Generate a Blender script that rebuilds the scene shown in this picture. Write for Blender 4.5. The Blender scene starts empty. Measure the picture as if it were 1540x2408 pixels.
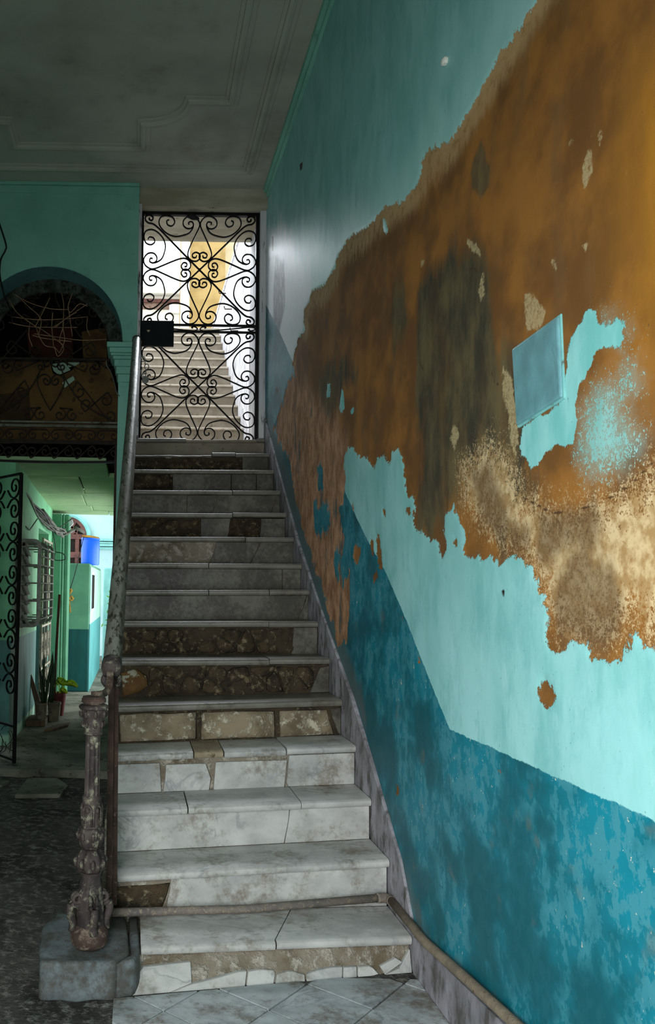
import bpy, bmesh, math, random
import numpy as np
from mathutils import Vector, Matrix, noise as mnoise
random.seed(7)
SC = bpy.context.scene
COL = SC.collection

# ------------------------------------------------------------------ camera
F, YAW, PIT, ROL, XP, YP, EYE = 1909.0, -.0036, .062, .0169, 316.3, 1262.5, 1.53
_f = np.array([math.sin(YAW)*math.cos(PIT), math.cos(YAW)*math.cos(PIT), math.sin(PIT)])
_r = np.array([math.cos(YAW), -math.sin(YAW), 0.0]); _u = np.cross(_r, _f)
_R = _r*math.cos(ROL)+_u*math.sin(ROL); _U = -_r*math.sin(ROL)+_u*math.cos(ROL)
cam = bpy.data.cameras.new('camera'); cam_ob = bpy.data.objects.new('camera', cam); COL.objects.link(cam_ob)
cam.sensor_fit = 'AUTO'; cam.sensor_width = 36.0; cam.lens = 36.0*F/2408
cam.shift_x = (770-XP)/2408; cam.shift_y = (YP-1204)/2408
cam.clip_start = .05; cam.clip_end = 200
cam_ob.matrix_world = Matrix(((_R[0], _U[0], -_f[0], 0), (_R[1], _U[1], -_f[1], 0), (_R[2], _U[2], -_f[2], EYE), (0, 0, 0, 1)))
SC.camera = cam_ob

# ------------------------------------------------------------------ light
SC.view_settings.view_transform = 'Standard'; SC.view_settings.look = 'None'
SC.view_settings.gamma = 1.0; SC.view_settings.use_curve_mapping = False
SC.view_settings.exposure = 0.0
W = bpy.data.worlds.new('sky'); SC.world = W; W.use_nodes = True
bg = W.node_tree.nodes['Background']; bg.inputs[0].default_value = (.86, .93, 1.0, 1); bg.inputs[1].default_value = 3.0

def area(name, loc, target, sx, sy, power, color, spread=180):
    l = bpy.data.lights.new(name, 'AREA'); l.shape = 'RECTANGLE'; l.size = sx; l.size_y = sy
    l.energy = power; l.color = color; l.spread = math.radians(spread)
    o = bpy.data.objects.new(name, l); COL.objects.link(o); o.location = loc
    d = Vector(target)-Vector(loc)
    o.rotation_euler = d.to_track_quat('-Z', 'Y').to_euler()
    return o
# daylight falling in through the open street door behind the camera (sky light, so it points downwards)
area('street_door_daylight', (-.60, -.10, 1.5), (.85, 1.75, .95), 1.2, 1.6, 54, (.90, .97, 1.0), 112)
# fill lamp added in the doorway to lift the ceiling and upper wall
area('street_door_fill', (-.35, -.14, 1.2), (.3, 4.0, 2.6), 1.2, 2.0, 13, (1.0, .93, .82), 150)
# fill lamp added under the upper flight to brighten the passage
area('passage_fill', (1.2, 11.6, 1.35), (-.6, 11.2, 1.2), 3.6, 2.3, 66, (.96, 1.0, .97), 170)

# sky over the open well of the upper flight, falling in through the gate
area('stairwell_sky', (.75, 9.3, 6.1), (.80, 7.0, 3.6), 1.2, 1.5, 105, (.88, .94, 1.0), 140)

# ------------------------------------------------------------------ picture measurements -> points of the place
def _ray(u, v): return _f+_R*(u-XP)/F+_U*(YP-v)/F
def onX(u, v, X): d = _ray(u, v); t = X/d[0]; return Vector((X, d[1]*t, EYE+d[2]*t))
def onY(u, v, Y): d = _ray(u, v); t = Y/d[1]; return Vector((d[0]*t, Y, EYE+d[2]*t))
def onZ(u, v, Z): d = _ray(u, v); t = (Z-EYE)/d[2]; return Vector((d[0]*t, d[1]*t, Z))
def onP(u, v, p, n):
    d = Vector(_ray(u, v)); o = Vector((0, 0, EYE)); n = Vector(n)
    return o+d*((Vector(p)-o).dot(n)/d.dot(n))

# ------------------------------------------------------------------ object helpers
def tag(o, label=None, cat=None, group=None, kind=None):
    if label: o['label'] = label
    if cat: o['category'] = cat
    if group: o['group'] = group
    if kind: o['kind'] = kind
    return o
ORG = {}
def thing(name, label, cat, loc=(0, 0, 0), group=None):
    o = bpy.data.objects.new(name, None); COL.objects.link(o); o.empty_display_size = .1
    o.location = loc; ORG[o] = Vector(loc)
    return tag(o, label, cat, group)
def put(name, me, mat, parent=None):
    """link a mesh given in world coordinates; a child's mesh keeps its place under its parent"""
    o = bpy.data.objects.new(name, me); COL.objects.link(o)
    if mat is not None: me.materials.append(mat)
    if parent is not None:
        org = ORG.get(parent, Vector((0, 0, 0)))
        me.transform(Matrix.Translation(-org)); o.parent = parent
        ORG[o] = org
    return o
def mesh(name, vs, fs, mat, parent=None, smooth=False):
    me = bpy.data.meshes.new(name); me.from_pydata([tuple(v) for v in vs], [], fs)
    bm = bmesh.new(); bm.from_mesh(me); bmesh.ops.recalc_face_normals(bm, faces=bm.faces); bm.to_mesh(me); bm.free()
    if smooth:
        for p in me.polygons: p.use_smooth = True
    return put(name, me, mat, parent)
class MB:
    """collects shapes that end up as ONE mesh object"""
    def __init__(s): s.v = []; s.f = []
    def add(s, vs, fs):
        n = len(s.v); s.v += [tuple(v) for v in vs]; s.f += [tuple(i+n for i in f) for f in fs]; return s
    def box(s, x0, x1, y0, y1, z0, z1):
        return s.add([(x0, y0, z0), (x1, y0, z0), (x1, y1, z0), (x0, y1, z0), (x0, y0, z1), (x1, y0, z1), (x1, y1, z1), (x0, y1, z1)],
                     [(0, 3, 2, 1), (4, 5, 6, 7), (0, 1, 5, 4), (1, 2, 6, 5), (2, 3, 7, 6), (3, 0, 4, 7)])
    def prism(s, poly, ext):
        n = len(poly); e = Vector(ext)
        return s.add([Vector(p) for p in poly]+[Vector(p)+e for p in poly],
                     [tuple(range(n)), tuple(range(2*n-1, n-1, -1))]+[(i, (i+1) % n, n+(i+1) % n, n+i) for i in range(n)])
    def tube(s, pts, r, sides=8, closed=False, flat=None, nrm=None):
        """sweep of a round (or flat: (half width across nrm plane, half depth)) section"""
        pts = [Vector(p) for p in pts]; n = len(pts); rings = []
        ref = Vector(nrm) if nrm is not None else None
        prev = None
        for i, p in enumerate(pts):
            a = pts[(i-1) % n] if (closed or i > 0) else p; b = pts[(i+1) % n] if (closed or i < n-1) else p
            t = (b-a)
            if t.length < 1e-9: t = Vector((0, 0, 1))
            t.normalize()
            if ref is not None: x = ref.cross(t)
            else:
                if prev is None:
                    prev = Vector((0, 0, 1)) if abs(t.z) < .9 else Vector((0, 1, 0))
                x = t.cross(prev).cross(t)
            if x.length < 1e-6: x = t.orthogonal()
            x.normalize(); y = t.cross(x); prev = x
            ri = r[i] if isinstance(r, (list, tuple)) else r
            rx, ry = (flat if flat else (ri, ri))
            if flat and sides == 4: ring = [p+x*rx*cx+y*ry*cy for cx, cy in ((1, 1), (-1, 1), (-1, -1), (1, -1))]
            else: ring = [p+x*rx*math.cos(2*math.pi*k/sides)+y*ry*math.sin(2*math.pi*k/sides) for k in range(sides)]
            rings.append(ring)
        vs = [v for r_ in rings for v in r_]; fs = []
        m = n if closed else n-1
        for i in range(m):
            for k in range(sides):
                a = i*sides+k; b = i*sides+(k+1) % sides; j = (i+1) % n
                fs.append((a, b, j*sides+(k+1) % sides, j*sides+k))
        if not closed:
            fs.append(tuple(range(sides-1, -1, -1))); fs.append(tuple((n-1)*sides+k for k in range(sides)))
        return s.add(vs, fs)
    def lathe(s, prof, c, seg=24, fn=None):
        """prof: (radius, z) from the bottom up; fn(r, z, angle) may shape the radius"""
        n = len(prof); vs = []
        for r, z in prof:
            for k in range(seg):
                a = 2*math.pi*k/seg; q = fn(r, z, a) if fn else r
                vs.append((c[0]+q*math.cos(a), c[1]+q*math.sin(a), z))
        fs = [(i*seg+k, i*seg+(k+1) % seg, (i+1)*seg+(k+1) % seg, (i+1)*seg+k) for i in range(n-1) for k in range(seg)]
        fs.append(tuple(range(seg-1, -1, -1))); fs.append(tuple((n-1)*seg+k for k in range(seg)))
        return s.add(vs, fs)
    def build(s, name, mat, parent=None, smooth=False): return mesh(name, s.v, s.f, mat, parent, smooth)
def bevel(o, w, seg=1, ang=40):
    m = o.modifiers.new('edge', 'BEVEL'); m.width = w; m.segments = seg; m.limit_method = 'ANGLE'; m.angle_limit = math.radians(ang); return o
def smooth_by_angle(o, deg=40):
    me = o.data
    for p in me.polygons: p.use_smooth = True
    bm = bmesh.new(); bm.from_mesh(me)
    for e in bm.edges:
        if len(e.link_faces) == 2 and e.calc_face_angle(0) > math.radians(deg): e.smooth = False
    bm.to_mesh(me); bm.free(); return o
def catmull(P, n=6, closed=False):
    P = [Vector(p) for p in P]; out = []; m = len(P)
    for i in range(m if closed else m-1):
        p0 = P[(i-1) % m] if (closed or i > 0) else P[i]*2-P[i+1]; p1 = P[i]; p2 = P[(i+1) % m]
        p3 = P[(i+2) % m] if (closed or i < m-2) else p2*2-p1
        for k in range(n):
            t = k/n
            out.append(.5*((2*p1)+(p2-p0)*t+(2*p0-5*p1+4*p2-p3)*t*t+(3*p1-p0-3*p2+p3)*t**3))
    if not closed: out.append(P[-1])
    return out

# ------------------------------------------------------------------ materials
def lin(c):
    return tuple((x/255/12.92 if x/255 <= .04045 else ((x/255+.055)/1.055)**2.4) for x in c)+(1,)
class Mat:
    def __init__(s, name, rough=.8, metal=0.0, spec=.35):
        s.m = bpy.data.materials.new(name); s.m.use_nodes = True; s.t = s.m.node_tree; s.n = s.t.nodes; s.l = s.t.links
        s.b = s.n['Principled BSDF']; s.b.inputs['Roughness'].default_value = rough; s.b.inputs['Metallic'].default_value = metal
        s.b.inputs['Specular IOR Level'].default_value = spec
        tc = s.n.new('ShaderNodeTexCoord'); s.obj = tc.outputs['Object']
        s.geo = s.n.new('ShaderNodeNewGeometry'); s.pos = s.geo.outputs['Position']
    def _in(s, node, i, v):
        if v is None: return
        if hasattr(v, 'links') or hasattr(v, 'is_linked'): s.l.new(v, node.inputs[i])
        else: node.inputs[i].default_value = v
    def mapping(s, scale=(1, 1, 1), loc=(0, 0, 0), src=None):
        n = s.n.new('ShaderNodeMapping'); s.l.new(src or s.pos, n.inputs[0]); n.inputs['Scale'].default_value = scale; n.inputs['Location'].default_value = loc
        return n.outputs[0]
    def noise(s, scale, detail=4, rough=.6, vec=None, dist=0.0):
        n = s.n.new('ShaderNodeTexNoise'); s.l.new(vec or s.pos, n.inputs['Vector']); n.inputs['Scale'].default_value = scale
        n.inputs['Detail'].default_value = detail; n.inputs['Roughness'].default_value = rough; n.inputs['Distortion'].default_value = dist
        return n.outputs['Fac']
    def voro(s, scale, vec=None, feat='F1', out='Distance'):
        n = s.n.new('ShaderNodeTexVoronoi'); n.feature = feat; s.l.new(vec or s.pos, n.inputs['Vector']); n.inputs['Scale'].default_value = scale
        return n.outputs[out]
    def m_(s, op, a, b=None, clamp=False):
        n = s.n.new('ShaderNodeMath'); n.operation = op; n.use_clamp = clamp; s._in(n, 0, a); s._in(n, 1, b); return n.outputs[0]
    def step(s, v, a, b, lo=0.0, hi=1.0):
        n = s.n.new('ShaderNodeMapRange'); n.interpolation_type = 'SMOOTHSTEP'; s._in(n, 'Value', v)
        n.inputs['From Min'].default_value = a; n.inputs['From Max'].default_value = b; n.inputs['To Min'].default_value = lo; n.inputs['To Max'].default_value = hi
        return n.outputs[0]
    def mix(s, fac, a, b, mode='MIX'):
        n = s.n.new('ShaderNodeMix'); n.data_type = 'RGBA'; n.blend_type = mode; n.clamp_factor = True
        s._in(n, 0, fac); s._in(n, 6, a); s._in(n, 7, b); return n.outputs[2]
    def attr(s, name):
        n = s.n.new('ShaderNodeAttribute'); n.attribute_name = name; return n.outputs['Fac']
    def objrand(s):
        n = s.n.new('ShaderNodeObjectInfo'); return n.outputs['Random']
    def sep(s, v=None):
        n = s.n.new('ShaderNodeSeparateXYZ'); s.l.new(v or s.pos, n.inputs[0]); return n.outputs
    def color(s, c): s._in(s.b, 'Base Color', c)
    def rough(s, r): s._in(s.b, 'Roughness', r)
    def bump(s, h, strength=.4, dist=.01):
        n = s.n.new('ShaderNodeBump'); s._in(n, 'Height', h); n.inputs['Strength'].default_value = strength; n.inputs['Distance'].default_value = dist
        s.l.new(n.outputs[0], s.b.inputs['Normal'])
def surf(name, a, b, scale=3, spots=None, spot_scale=30, spot_at=.62, spot_w=.06, rough=.8, metal=0, bump=.3, bdist=.006, bscale=60, spec=.3, stretch=(1, 1, 1), var=0.0):
    """weathered surface: two tones in soft patches, optional chips or spots of a third, fine relief"""
    M = Mat(name, rough, metal, spec)
    v = M.mapping(stretch)
    n1 = M.noise(scale, 5, .62, v)
    col = M.mix(M.step(n1, .36, .66), lin(a), lin(b))
    if var:
        r = M.objrand(); col = M.mix(M.m_('MULTIPLY', r, var), col, lin(tuple(x*.45 for x in a)))
    h = M.noise(bscale, 4, .65, v)
    if spots:
        n2 = M.noise(spot_scale, 5, .7, v); k = M.step(n2, spot_at-spot_w, spot_at+spot_w)
        col = M.mix(k, col, lin(spots)); h = M.m_('ADD', M.m_('MULTIPLY', h, .5), M.m_('MULTIPLY', k, .5))
    M.color(col); M.bump(h, bump, bdist)
    return M.m
# ------------------------------------------------------------------ special materials
XW = 1.15      # face of the right-hand wall
XS = 1.1355    # right-hand ends of the steps, face of the raking stringer

def wall_paint_material():
    M = Mat('peeling_wall_paint', .62, 0, .35)
    s = M.mapping((1, 1, .3)); v = M.pos
    nf = M.noise(75, 5, .7); nm = M.noise(19, 5, .65); nl = M.noise(3.2, 4, .6); st = M.noise(8, 5, .6, s); st2 = M.noise(34, 4, .65, s)
    grain = M.noise(190, 3, .7)
    def crisp(a, amp=.035, w=.0025, off=0.0):
        j = M.m_('ADD', M.m_('MULTIPLY', M.m_('SUBTRACT', nm, .5), amp*1.6), M.m_('MULTIPLY', M.m_('SUBTRACT', nf, .5), amp*.9))
        return M.step(M.m_('ADD', M.attr(a), j), -w+off, w+off)
    def soft(a, amp, w0, w1):
        j = M.m_('MULTIPLY', M.m_('SUBTRACT', st, .5), amp)
        return M.step(M.m_('ADD', M.attr(a), j), w0, w1)
    # upper paint: turquoise with long brush streaks
    teal = M.mix(M.step(M.noise(4, 6, .6, M.mapping((1, 1, .6))), .32, .7), lin((136, 198, 194)), lin((158, 214, 212)))
    teal = M.mix(M.m_('MULTIPLY', M.step(nl, .45, .72), .35), teal, lin((160, 212, 216)))
    teal = M.mix(M.m_('MULTIPLY', M.step(st2, .6, .8), .16), teal, lin((96, 160, 152)))
    teal = M.mix(M.m_('MULTIPLY', M.step(M.noise(6, 7, .72, M.mapping((1, 1.2, .5))), .46, .66), .5), teal, lin((106, 176, 174)))
    teal = M.mix(M.m_('MULTIPLY', M.step(M.noise(15, 6, .7, M.mapping((1, 1, .4))), .58, .72), .35), teal, lin((186, 226, 226)))
    bandk = M.m_('MULTIPLY', M.m_('MULTIPLY', M.step(M.m_('ADD', M.attr('ochre'), M.m_('MULTIPLY', M.m_('SUBTRACT', st, .5), .5)), -.26, -.02), M.step(M.attr('rim'), -.35, .05)), .55)
    teal = M.mix(bandk, teal, lin((176, 224, 218)))
    # washed out, chalky part next to the gate and its grey grime runs
    wash = M.m_('MULTIPLY', soft('wash', .5, -.12, .12), M.step(st2, .25, .62, .55, 1.0))
    teal = M.mix(wash, teal, lin((226, 230, 236)))
    gr = M.m_('MULTIPLY', soft('grime', .16, -.05, .02), M.step(st2, .3, .55, .45, 1.0))
    teal = M.mix(gr, teal, lin((66, 84, 88)))
    # dado: dark petrol paint, peeling to an older paler coat, with brownish damp marks
    dado = M.mix(M.step(nl, .35, .65), lin((4, 88, 98)), lin((10, 126, 144)))
    peel = M.step(M.m_('ADD', M.m_('MULTIPLY', nm, .45), M.m_('MULTIPLY', M.noise(13, 8, .78, M.mapping((1, 1, .5))), .62)), .525, .545)
    dado = M.mix(M.m_('MULTIPLY', peel, M.step(nl, .40, .58, .08, .85)), dado, lin((64, 138, 150)))
    dado = M.mix(M.m_('MULTIPLY', M.step(M.noise(9, 4, .5), .62, .78), .28), dado, lin((128, 112, 84)))
    chips = M.step(M.noise(48, 3, .8, M.mapping((1, 1, .7))), .665, .675)
    dado = M.mix(M.m_('MULTIPLY', chips, M.step(nl, .5, .6)), dado, lin((214, 205, 180)))
    dm = crisp('dado', .012, .002)
    paint = M.mix(dm, teal, dado)
    paint = M.mix(M.m_('MULTIPLY', soft('foot', .25, -.05, .06), .8), paint, lin((88, 100, 98)))
    # bare plaster
    och = M.mix(M.step(nl, .38, .64), lin((112, 73, 29)), lin((154, 101, 38)))
    och = M.mix(M.m_('MULTIPLY', M.step(st, .48, .72), .55), och, lin((112, 84, 52)))
    och = M.mix(M.m_('MULTIPLY', soft('glow', .3, -.25, .3), .8), och, lin((200, 134, 24)))  # warm glow of light painted into the plaster at the right
    och = M.mix(M.m_('MULTIPLY', M.step(nf, .66, .74), .3), och, lin((198, 160, 110)))
    # dark damp
    dk = M.m_('MULTIPLY', soft('damp', .36, -.08, .04), M.step(st, .2, .6, .7, .97))
    dk = M.m_('MAXIMUM', dk, M.m_('MULTIPLY', crisp('blot', .02, .012), .8))
    och = M.mix(dk, och, M.mix(M.step(M.noise(6, 7, .7, M.mapping((1, 1, .45))), .38, .66), lin((54, 52, 38)), lin((104, 92, 60))))
    # salty pale bloom, broken up into grains
    gb = M.m_('ADD', M.m_('MULTIPLY', nf, .55), M.m_('MULTIPLY', grain, .45))
    bl = M.step(M.m_('ADD', gb, M.m_('MULTIPLY', M.attr('bloom'), 1.1)), .46, .56)
    bl = M.m_('MULTIPLY', bl, M.step(M.attr('bloom'), -.16, .02))
    och = M.mix(M.m_('MULTIPLY', bl, .9), och, M.mix(M.step(nm, .38, .62), lin((170, 136, 88)), lin((216, 190, 144))))
    och = M.mix(M.m_('MULTIPLY', crisp('bloom2', .04, .006), M.step(gb, .36, .56, .25, .9)), och, lin((186, 166, 122)))
    st_ = M.m_('MULTIPLY', soft('stain', .14, -.06, .02), M.step(gb, .35, .58, .95, .62))
    och = M.mix(st_, och, lin((96, 72, 44)))
    # raw coarse render along the stringer
    raw = M.mix(M.step(M.noise(9, 7, .75, M.mapping((1, 1, .75))), .36, .66), lin((140, 96, 62)), lin((200, 150, 112)))
    raw = M.mix(M.step(M.noise(6, 5, .7, s), .57, .66), raw, lin((84, 90, 86)))
    rm = soft('raw', .4, -.12, .10)
    och = M.mix(rm, och, raw)
    om = M.step(M.m_('ADD', M.m_('ADD', M.attr('ochre'), M.m_('MULTIPLY', M.m_('MULTIPLY', M.m_('SUBTRACT', M.noise(7, 5, .7, M.mapping((1, 1, .45))), .5), .34), M.step(M.attr('raw'), -.10, .06))), M.m_('ADD', M.m_('MULTIPLY', M.m_('SUBTRACT', nm, .5), .08), M.m_('MULTIPLY', M.m_('SUBTRACT', nf, .5), .045))), -.003, .003)
    # tan undercoat showing as a rim where the upper paint ends
    rim = M.m_('MULTIPLY', M.step(M.m_('ADD', M.attr('ochre'), M.m_('MULTIPLY', M.m_('SUBTRACT', st2, .5), .2)), .17, .05), M.step(M.attr('rim'), -.05, .05))
    och = M.mix(M.m_('MULTIPLY', rim, M.step(nm, .3, .55, .35, .95)), och, lin((184, 148, 102)))
    # turquoise paint that is left on the plaster: solid, and worn to grains
    sp = M.step(M.m_('ADD', gb, M.m_('MULTIPLY', M.attr('speck'), 1.3)), .535, .585)
    sp = M.m_('MULTIPLY', sp, M.step(M.attr('speck'), -.14, .0))
    sp = M.m_('MAXIMUM', sp, M.m_('MULTIPLY', M.step(M.m_('ADD', M.attr('speck'), M.m_('MULTIPLY', M.m_('SUBTRACT', nm, .5), .12)), -.05, .10), .6))
    left = M.mix(M.step(st, .4, .65), lin((120, 196, 192)), lin((150, 214, 210)))
    och = M.mix(M.m_('MULTIPLY', sp, .85), och, left)
    pm = crisp('patch', .03, .0025)
    och = M.mix(pm, och, left)
    ck = M.m_('MULTIPLY', M.step(M.m_('ADD', M.attr('crack'), M.m_('MULTIPLY', M.m_('SUBTRACT', nf, .5), .004)), .006, .002), .9)
    och = M.mix(ck, och, lin((70, 46, 22)))
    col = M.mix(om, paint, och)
    col = M.mix(M.m_('MULTIPLY', M.step(M.noise(130, 2, .5, M.mapping((1, 1, .6))), .735, .76), .6), col, lin((40, 50, 48)))
    col = M.mix(M.step(M.attr('hole'), -.003, .003), col, lin((40, 34, 26)))
    M.color(col)
    h = M.m_('ADD', M.m_('MULTIPLY', M.m_('SUBTRACT', 1.0, om), .6), M.m_('MULTIPLY', pm, .5))
    h = M.m_('ADD', h, M.m_('MULTIPLY', nf, .12))
    h = M.m_('ADD', h, M.m_('MULTIPLY', M.m_('MULTIPLY', rm, om), M.m_('MULTIPLY', M.noise(30, 7, .8, M.mapping((1, 1, .5))), 1.1)))
    h = M.m_('ADD', h, M.m_('MULTIPLY', M.noise(7, 4, .5), .35))
    M.bump(h, .55, .008)
    M.rough(M.mix(om, (.5, .5, .5, 1), (.9, .9, .9, 1)))
    return M.m

def marble_material(name, base, vein, dirt, dirt_at=.6, amount=.8, rough=.42):
    M = Mat(name, rough, 0, .45)
    v = M.mapping((1, 1.6, 1.3)); r = M.objrand()
    off = M.n.new('ShaderNodeVectorMath'); off.operation = 'ADD'; M.l.new(v, off.inputs[0])
    cmb = M.n.new('ShaderNodeCombineXYZ'); M.l.new(M.m_('MULTIPLY', r, 9.0), cmb.inputs[0]); M.l.new(M.m_('MULTIPLY', r, 5.0), cmb.inputs[2]); M.l.new(cmb.outputs[0], off.inputs[1])
    v = off.outputs[0]
    n = M.noise(3.2, 8, .55, v, .8); vn = M.m_('ABSOLUTE', M.m_('SUBTRACT', n, .5))
    col = M.mix(M.step(M.noise(6, 5, .6, v), .35, .7), lin(base), lin(tuple(x*.86 for x in base)))
    col = M.mix(M.m_('MULTIPLY', M.m_('MULTIPLY', M.step(vn, .03, .0), M.step(M.noise(2.1, 4, .6, v), .42, .62)), .5), col, lin(vein))
    col = M.mix(M.m_('MULTIPLY', M.step(M.noise(2.6, 6, .65, v), .42, .75), .38), col, lin(tuple(x*.75+20 for x in vein)))
    d = M.noise(3.4, 6, .7); d2 = M.noise(38, 5, .7)
    k = M.m_('MULTIPLY', M.step(M.m_('ADD', M.m_('MULTIPLY', d, .75), M.m_('MULTIPLY', d2, .3)), dirt_at-.07, dirt_at+.10), amount)
    col = M.mix(k, col, lin(dirt))
    col = M.mix(M.m_('MULTIPLY', M.step(M.noise(120, 3, .7), .68, .75), .5), col, lin((70, 62, 50)))
    M.color(col); M.rough(M.m_('ADD', M.m_('MULTIPLY', d2, .3), rough-.12)); M.bump(M.m_('ADD', d2, M.noise(9, 3, .5)), .25, .006)
    return M.m

def two_band_material(name, upper, lower, zline, tilt=(0, 0), skirt=None, zskirt=0):
    M = Mat(name, .7, 0, .3); p = M.sep()
    z = M.m_('ADD', p[2], M.m_('MULTIPLY', M.m_('SUBTRACT', p[1], tilt[1]), -tilt[0]))
    n = M.noise(3, 4, .6); st = M.noise(9, 4, .6, M.mapping((1, 1, .25)))
    u = M.mix(M.step(n, .35, .65), lin(upper), lin(tuple(x*.9 for x in upper))); l = M.mix(M.step(st, .35, .65), lin(lower), lin(tuple(x*.85 for x in lower)))
    c = M.mix(M.step(z, zline-.006, zline+.006), l, u)
    if skirt: c = M.mix(M.step(M.m_('ADD', p[2], M.m_('MULTIPLY', M.m_('SUBTRACT', n, .5), .1)), zskirt-.02, zskirt+.02), lin(skirt), c)
    M.color(M.mix(M.m_('MULTIPLY', M.step(M.noise(22, 5, .7), .62, .8), .35), c, lin(tuple(x*.5 for x in lower)))); M.bump(st, .2, .005)
    return M.m

WALL = wall_paint_material()
MARBLE = marble_material('worn_white_marble', (190, 188, 182), (108, 114, 118), (104, 90, 68), .585, .75)
MARBLE_G = marble_material('grimy_dim_marble', (98, 94, 80), (70, 70, 62), (44, 37, 25), .50, .85, .5)  # grime plus the dimmer light up the flight, both put into the colour
MARBLE_T = marble_material('floor_marble', (178, 184, 184), (92, 108, 118), (92, 80, 62), .55, .85)
NOSE_G = marble_material('grimy_dim_nosing_marble', (118, 114, 102), (92, 92, 86), (62, 54, 38), .58, .75, .36)  # nosings: grime and the fading light together in the colour
BLOCK = marble_material('bluish_rough_stone', (112, 122, 124), (40, 50, 60), (66, 60, 50), .52, .85, .7)
TAN = surf('yellowish_cement', (156, 142, 116), (128, 114, 90), 6, (96, 84, 62), 30, bump=.6)
MORTAR = surf('bare_mortar', (132, 122, 106), (96, 84, 66), 5, (166, 158, 144), 18, .54, .10, .95, bump=.9, bdist=.012, bscale=70)
RUBBLE = surf('dark_rubble_stone', (78, 63, 44), (40, 34, 25), 13, (120, 106, 82), 24, .56, .08, .95, bump=1.0, bdist=.016, bscale=45, var=.35)
SOOT = surf('dark_bedding_mortar', (64, 54, 40), (38, 32, 24), 6, (104, 90, 68), 24, .58, .08, .95, bump=.9, bdist=.012, bscale=60)
SANDST = surf('sandy_stone_block', (146, 130, 106), (100, 88, 68), 6, (184, 174, 152), 20, .56, .08, .95, bump=1.0, bdist=.010, bscale=70, var=.3)
SLATE = surf('grey_stringer_marble', (164, 160, 166), (120, 117, 120), 5, (84, 79, 76), 14, .55, .12, .6, bump=.3, stretch=(1, 1, .5))
CONCRETE = surf('dirty_earth_floor', (88, 86, 80), (46, 44, 40), 2.2, (132, 128, 120), 20, .56, .10, .95, bump=.9, bdist=.02, bscale=34)
SILL = surf('worn_concrete_floor', (126, 126, 112), (84, 86, 74), 2.6, (58, 54, 44), 9, .60, .05, .9, bump=.7, bdist=.012, bscale=26)
def ceiling_material():
    M = Mat('ceiling_plaster_stained', .9, 0, .2); c = onZ(490, 332, 5.22)
    n = M.noise(1.2, 5, .6); col = M.mix(M.step(n, .36, .66), lin((188, 190, 178)), lin((166, 166, 154)))
    col = M.mix(M.m_('MULTIPLY', M.step(M.noise(2.4, 6, .65), .54, .78), .5), col, lin((132, 126, 110)))
    p = M.mapping((1/.20, 1/.27, 1), (-c.x/.20, -c.y/.27, -5.22)); d = M.n.new('ShaderNodeVectorMath'); d.operation = 'LENGTH'; M.l.new(p, d.inputs[0])
    r = M.m_('ABSOLUTE', M.m_('SUBTRACT', M.m_('ADD', d.outputs['Value'], M.m_('MULTIPLY', M.m_('SUBTRACT', M.noise(6, 3, .5), .5), .5)), 1.0))
    col = M.mix(M.m_('MULTIPLY', M.step(r, .55, .05), .25), col, lin((120, 112, 78)))
    M.color(col); M.bump(M.noise(40, 4, .6), .15, .004); return M.m
CEIL = ceiling_material()
BEAM = surf('cream_lintel_plaster', (196, 190, 168), (160, 152, 130), 3, (92, 80, 60), 9, .66, .05, .9, bump=.5, stretch=(.5, 1, 1.6))
TEALW = surf('teal_wall_paint', (142, 202, 184), (128, 188, 170), 1.6, (112, 168, 152), 5, .68, .1, .75, bump=.15)
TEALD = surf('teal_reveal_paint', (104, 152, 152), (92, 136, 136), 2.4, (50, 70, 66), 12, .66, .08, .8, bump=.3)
WHITEW = surf('streaky_limewash', (222, 220, 222), (196, 194, 196), 6, (96, 92, 90), 24, .60, .05, .9, bump=.5, stretch=(1, 1, .16))
YELLOW = surf('old_yellow_render', (166, 140, 88), (148, 122, 72), 3, (120, 100, 60), 26, .68, .05, .9, bump=.4)
CREAM = surf('cream_render', (204, 190, 156), (192, 176, 140), 3, rough=.9, bump=.2)
PALE = surf('pale_far_render', (238, 236, 228), (220, 214, 200), 2, (170, 150, 130), 9, .66, .06, .9, bump=.3)
PINK = surf('faded_pink_band', (150, 128, 114), (132, 108, 96), 4, (110, 84, 66), 8, .6, .07, .9)
FSTEP = surf('upper_flight_marble', (190, 180, 164), (160, 150, 132), 5, (120, 108, 90), 18, .64, .07, .6, bump=.2)
FRISE = surf('upper_flight_riser', (142, 132, 116), (122, 112, 96), 5, (92, 84, 70), 14, .64, .07, .7, bump=.2)
IRON = surf('black_wrought_iron', (16, 15, 15), (28, 25, 23), 20, (58, 44, 34), 50, .70, .04, .55, .3, .3, .002)
IRON_R = surf('brown_rusty_iron', (74, 56, 46), (52, 40, 34), 14, (112, 92, 78), 60, .62, .05, .8, .2, .6, .003, 120)
IRON_B = surf('dull_brown_scrollwork', (52, 42, 34), (34, 28, 24), 18, (96, 82, 64), 60, .66, .05, .75, .2, .4, .002)
CAST = surf('flaking_cast_iron', (74, 64, 61), (46, 39, 38), 9, (136, 132, 112), 30, .60, .09, .7, .1, .7, .004, 70)
CAST_R = surf('rusty_cast_iron', (86, 68, 58), (60, 46, 40), 9, (124, 110, 96), 20, .58, .08, .85, .1, .6, .004, 70)
RAIL = surf('flaking_painted_rail', (136, 138, 126), (104, 102, 90), 8, (56, 50, 42), 40, .55, .07, .34, .15, .5, .003, 90, .5, (1, .35, .35))
PIPE = surf('dusty_grey_pipe', (120, 110, 100), (96, 90, 86), 9, (150, 136, 116), 60, .58, .08, .7, .1, .5, .003, 140)
LOCK = surf('black_lock_plate', (10, 18, 20), (16, 24, 26), 10, rough=.5, metal=.3, bump=.1)
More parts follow.
